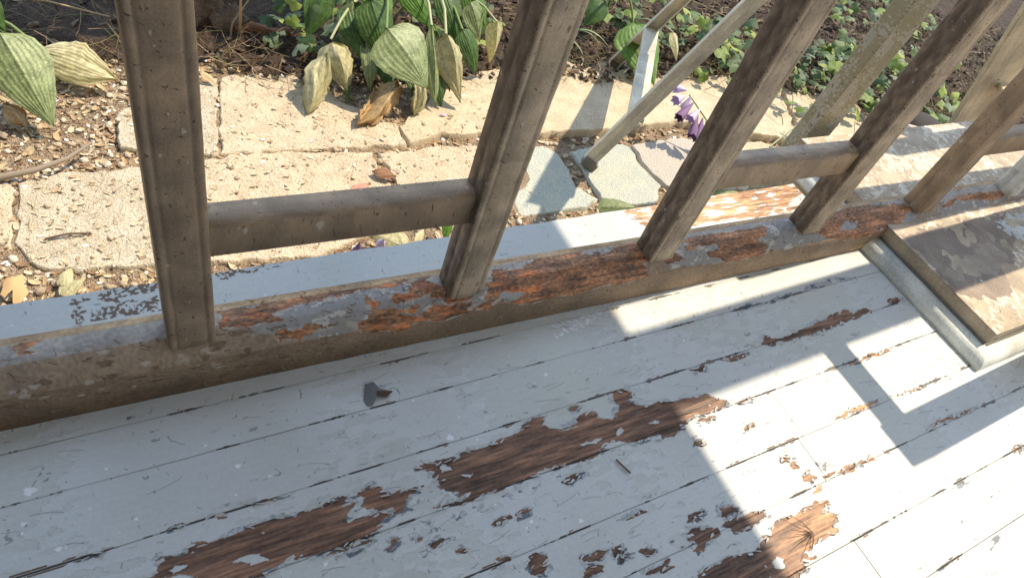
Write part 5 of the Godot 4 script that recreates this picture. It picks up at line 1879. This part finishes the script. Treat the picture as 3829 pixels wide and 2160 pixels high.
func build_small_things() -> void:
	rng.seed = 707
	# curled paint flake on the floor
	var flake := thing("paint_flake", "curled dark grey paint flake lying on the white floorboards", "paint flake", Vector3(0.290, 0.001, -0.492))
	var st := begin(-1)
	var a := [Vector3(-0.022, 0, 0.004), Vector3(-0.012, 0.002, -0.022), Vector3(0.000, 0.007, -0.020), Vector3(0.004, 0.009, -0.006), Vector3(0.024, 0.002, 0.002), Vector3(0.010, 0.001, 0.008), Vector3(-0.004, 0.006, 0.006), Vector3(-0.013, 0.001, 0.017), Vector3(-0.020, 0.0, 0.014)]
	for i in a.size():
		for v in [a[i], a[(i + 1) % a.size()], Vector3(-0.004, 0.008, -0.003)]:
			st.add_vertex(v)
	part("curl", done(st), mat("grey paint flake", lin(0.20, 0.21, 0.22), 0.6), flake)
	var shard := begin(-1)
	quad(shard, Vector3(-0.001, 0.0095, -0.002), Vector3(0.024, 0.003, 0.001), Vector3(0.012, 0.002, 0.009), Vector3(-0.002, 0.007, 0.006))
	part("brown_back", done(shard), mat("brown wood backing", lin(0.09, 0.05, 0.035), 0.8), flake)
	# a sliver of wood
	var sl := thing("wood_sliver", "short brown wood sliver lying across peeling floorboards", "wood sliver", Vector3(0.605, 0.003, -0.270))
	put_bar("splinter", mat("splinter wood", lin(0.20, 0.15, 0.10), 0.9), sl, Vector3(-0.002, 0, -0.008), Vector3(0.008, 0.001, 0.020), Vector3.RIGHT, 0.0035, 0.002, 0.0005)
	var pine := thing("dry_sprig", "dry pine needle sprig on bare sunlit wood of the floor", "sprig", Vector3(0.857, 0.002, -0.064))
	for k in 8:
		var ang := 2.2 + 0.22 * k + rng.randf_range(-0.08, 0.08)
		var tip := Vector3(cos(ang) * rng.randf_range(0.02, 0.055), rng.randf_range(0.002, 0.02), -sin(ang) * rng.randf_range(0.02, 0.055))
		part("needle", tube([Vector3.ZERO, tip * 0.5 + Vector3(0, 0.003, 0), tip], 0.0008, 0.0004, 4), M.twig, pine)
	# leaves and twigs on the ground that stand out
	var oak := thing("oak_leaf", "tan fallen oak leaf at the left edge below the flagstone", "leaf", Vector3(-0.187, GROUND + 0.004, -1.033))
	var om := ivy_mesh(6)
	var tanm := mat("tan oak leaf", lin(0.55, 0.36, 0.17), 0.8)
	tanm.cull_mode = BaseMaterial3D.CULL_DISABLED
	var ob := part("lobed_blade", om, tanm, oak)
	ob.transform = Transform3D(Basis(Vector3.UP, 2.6).scaled(Vector3(0.045, 0.05, 0.075)), Vector3(0, 0.006, 0))
	var bl := thing("brown_leaf", "curled red brown leaf on the joint between two tan slabs", "leaf", Vector3(0.600, GROUND, -1.245))
	var brown := mat("red brown leaf", lin(0.30, 0.16, 0.09), 0.85)
	brown.cull_mode = BaseMaterial3D.CULL_DISABLED
	part("blade", blade(Vector3(-0.025, 0.008, -0.012), Vector3(0.028, 0.010, 0.018), Vector3.UP, 0.042, 0.2, 0.5, 0.5, 71, 2), brown, bl)
	var rl := thing("red_leaf", "small pinkish red leaf behind the short rail on tan slab", "leaf", Vector3(0.528, GROUND, -1.208))
	var red := mat("pink red leaf", lin(0.56, 0.27, 0.21), 0.8)
	red.cull_mode = BaseMaterial3D.CULL_DISABLED
	part("blade", blade(Vector3(-0.024, 0.002, 0.004), Vector3(0.026, 0.004, -0.008), Vector3.UP, 0.034, 0.08, 0.3, 0.3, 72, 2), red, rl)
	var yl := thing("yellow_leaf", "yellow tan leaf standing beside the first baluster", "leaf", Vector3(0.267, GROUND, -1.665))
	var yel := mat("yellow tan leaf", lin(0.56, 0.43, 0.24), 0.8)
	yel.cull_mode = BaseMaterial3D.CULL_DISABLED
	part("blade", blade(Vector3(-0.015, 0.02, -0.015), Vector3(0.015, 0.004, 0.018), Vector3.UP, 0.024, 0.1, 0.4, 0.2, 73, 1), yel, yl)
	var gl := thing("green_leaf", "pale green fallen leaf by the porch edge left of first baluster", "leaf", Vector3(-0.095, GROUND, -1.02))
	part("blade", blade(Vector3(-0.022, 0.006, 0.012), Vector3(0.026, 0.012, -0.016), Vector3.UP, 0.038, 0.1, 0.3, 0.2, 74, 0), M.leaf_wilt, gl)
	part("blade", blade(Vector3(-0.016, 0.010, -0.006), Vector3(0.004, 0.014, -0.045), Vector3.UP, 0.030, 0.1, 0.3, 0.2, 75, 0), M.leaf_cream, gl)
	var tl := thing("twig", "long grey twig lying on litter left of the first baluster", "twig", Vector3(-0.08, GROUND + 0.012, -1.375), "twigs on the ground")
	part("stem", tube([Vector3(-0.115, -0.005, 0.03), Vector3(-0.05, 0.004, 0.025), Vector3(0.01, 0.008, 0.0), Vector3(0.06, 0.01, -0.045)], 0.0075, 0.003, 7), mat("grey bark", lin(0.30, 0.25, 0.19), 0.9), tl)
	var t2 := thing("twig", "thin pale dead stalk crossing the shaded corner at upper left", "twig", Vector3(-0.04, -0.20, -1.90), "twigs on the ground")
	part("stem", tube([Vector3(-0.16, -0.01, -0.06), Vector3(-0.02, 0.01, 0.0), Vector3(0.11, 0.0, 0.05)], 0.004, 0.002, 6), M.straw, t2)
	var t3 := thing("twig", "upright straw stalk beside the crumbling stump", "twig", Vector3(0.39, GROUND, -1.87), "twigs on the ground")
	part("stem", tube([Vector3.ZERO, Vector3(-0.01, 0.09, 0.06), Vector3(-0.02, 0.2, 0.12)], 0.004, 0.003, 6), M.straw, t3)
	part("stem", tube([Vector3(-0.03, 0, 0.02), Vector3(-0.02, 0.05, 0.01), Vector3(0.03, 0.12, 0.0)], 0.003, 0.002, 6), M.straw, t3)
	var t4 := thing("twig", "short brown twig on the big tan slab left of first baluster", "twig", Vector3(-0.09, GROUND + 0.001, -1.165), "twigs on the ground")
	part("stem", tube([Vector3(-0.04, 0, 0.003), Vector3(0, 0.004, 0), Vector3(0.04, 0.001, 0.002)], 0.003, 0.0025, 6), M.twig, t4)
	# the rotten stump and a piece of bark
	var stump := thing("rotten_stump", "crumbling pale stump right of the first baluster top", "stump", Vector3(0.30, GROUND, -1.98))
	for q in [[0.0, 0.03, 0.0, 0.20, 0.24, 0.16, 21], [0.07, 0.0, 0.06, 0.12, 0.14, 0.10, 22], [-0.06, 0.02, 0.04, 0.12, 0.18, 0.12, 23]]:
		var o := part("chunk", lump_mesh(q[6], Vector3(q[3], q[4], q[5])), M.bark, stump)
		o.position = Vector3(q[0], q[1], q[2])
	var bark := thing("bark_piece", "rust brown curved piece of bark among ivy by the stump", "bark", Vector3(0.455, GROUND + 0.022, -1.87))
	var bs := begin(1)
	for i in 10:
		for j in 4:
			var v := []
			for q in [[i, j], [i, j + 1], [i + 1, j + 1], [i + 1, j]]:
				var t: float = q[0] / 10.0 - 0.5
				var w: float = q[1] / 4.0 - 0.5
				v.append(Vector3(t * 0.15, 0.014 - 0.05 * w * w * 1.5 + 0.004 * sin(t * 20.0), w * (0.04 - 0.02 * absf(t)) + 0.006 * sin(t * 9.0)))
			quad(bs, v[0], v[1], v[2], v[3])
	var bo := part("plate", done(bs), mat("rust bark", lin(0.22, 0.10, 0.05), 0.9), bark)
	bo.rotation = Vector3(0.6, -0.2, 0)
	# fallen hosta flowers
	var fl := thing("flower_stalk", "lilac hosta bells drooping over the cream flagstone by the ladder", "flower", Vector3(1.66, GROUND, -1.25), "fallen hosta flower stalks")
	part("stalk", tube([Vector3(0.10, 0.02, 0.05), Vector3(0.03, 0.08, 0.0), Vector3(-0.02, 0.13, -0.09)], 0.003, 0.002, 6), M.stem_green, fl)
	for q in [[-0.03, 0.14, -0.10, -0.068, 0.14, -0.115, 0], [-0.04, 0.13, -0.085, -0.085, 0.122, -0.075, 0], [-0.02, 0.13, -0.08, -0.035, 0.09, -0.07, 0], [-0.02, 0.12, -0.06, -0.085, 0.09, -0.03, 1], [0.0, 0.11, -0.04, -0.045, 0.09, -0.02, 0], [0.01, 0.09, -0.02, -0.03, 0.05, 0.035, 1], [0.02, 0.085, -0.01, 0.03, 0.03, 0.045, 0], [-0.01, 0.10, -0.03, -0.045, 0.055, 0.02, 1]]:
		bell(fl, M.petal if q[6] == 0 else M.petal_dark, fl.position + Vector3(q[0], q[1], q[2]), fl.position + Vector3(q[3], q[4], q[5]), 0.016)
	part("leaflet", blade(Vector3(0.02, 0.012, 0.05), Vector3(0.07, 0.01, 0.06), Vector3.UP, 0.03, 0.1, 0.3, 0.1, 81, 1), M.leaf_bright, fl)
	var f2 := thing("flower_stalk", "thin green stalk with one violet bell on the slab beside the third baluster", "flower", Vector3(2.08, GROUND, -1.24), "fallen hosta flower stalks")
	part("stalk", tube([Vector3(-0.11, 0.012, 0.05), Vector3(0.0, 0.06, 0.02), Vector3(0.24, 0.09, -0.08)], 0.003, 0.0016, 6), M.stem, f2)
	bell(f2, M.petal, f2.position + Vector3(0.085, 0.105, -0.03), f2.position + Vector3(0.083, 0.055, 0.025), 0.014)
	bell(f2, M.petal, f2.position + Vector3(0.03, 0.075, 0.01), f2.position + Vector3(0.0, 0.045, 0.04), 0.009)
	part("leaflet", blade(Vector3(0.04, 0.05, 0.0), Vector3(0.06, 0.02, 0.05), Vector3.UP, 0.02, 0.1, 0.3, 0.1, 82, 1), M.leaf_wilt, f2)
	var lp := thing("fallen_petal", "single violet petal lying on tan stone between hosta and baluster", "petal", Vector3(0.860, GROUND + 0.002, -1.47))
	part("blade", blade(Vector3(-0.012, 0.002, 0), Vector3(0.014, 0.004, 0.004), Vector3.UP, 0.008, 0.1, 0.4, 0.2, 83, 1), M.petal, lp)
	# dark edging behind the pier
	var pot := thing("dark_bowl", "dark brown rounded bowl in shade behind the stone pier", "bowl", Vector3(2.68, GROUND, -1.12))
	var ps := begin(1)
	var pr := [Vector2(0.0, 0.13), Vector2(0.055, 0.128), Vector2(0.085, 0.115), Vector2(0.10, 0.08), Vector2(0.10, 0.0)]
	for i in pr.size() - 1:
		for k in 28:
			var v := []
			for q in [[i, k], [i, k + 1], [i + 1, k + 1], [i + 1, k]]:
				var ang: float = TAU * (q[1] % 28) / 28.0
				v.append(Vector3(cos(ang) * pr[q[0]].x, pr[q[0]].y, sin(ang) * pr[q[0]].x))
			quad(ps, v[0], v[1], v[2], v[3])
	part("shell", done(ps), mat("dark brown plastic", lin(0.03, 0.022, 0.018), 0.85), pot)
	# a leafy shrub out of frame whose shade falls across the upper left corner
	var shrub := thing("leafy_shrub", "tall leafy shrub above the planting bed", "shrub", Vector3(0.78, GROUND, -2.12))
	part("stem", tube([Vector3.ZERO, Vector3(0.02, 0.6, 0.02), Vector3(0, 1.25, 0.05)], 0.02, 0.01, 7), M.twig, shrub)
	var crown := begin(1)
	for k in 800:
		var p := Vector3(rng.randf_range(-0.5, 0.45), rng.randf_range(1.0, 1.4), rng.randf_range(-0.30, 0.20))
		var dir := Vector3(rng.randf_range(-1, 1), rng.randf_range(-0.5, 0.2), rng.randf_range(-1, 1)).normalized() * rng.randf_range(0.1, 0.17)
		var side := dir.cross(Vector3.UP).normalized() * 0.045
		quad(crown, p, p + dir * 0.5 + side, p + dir, p + dir * 0.5 - side)
	part("crown", done(crown), M.leaf_green, shrub)
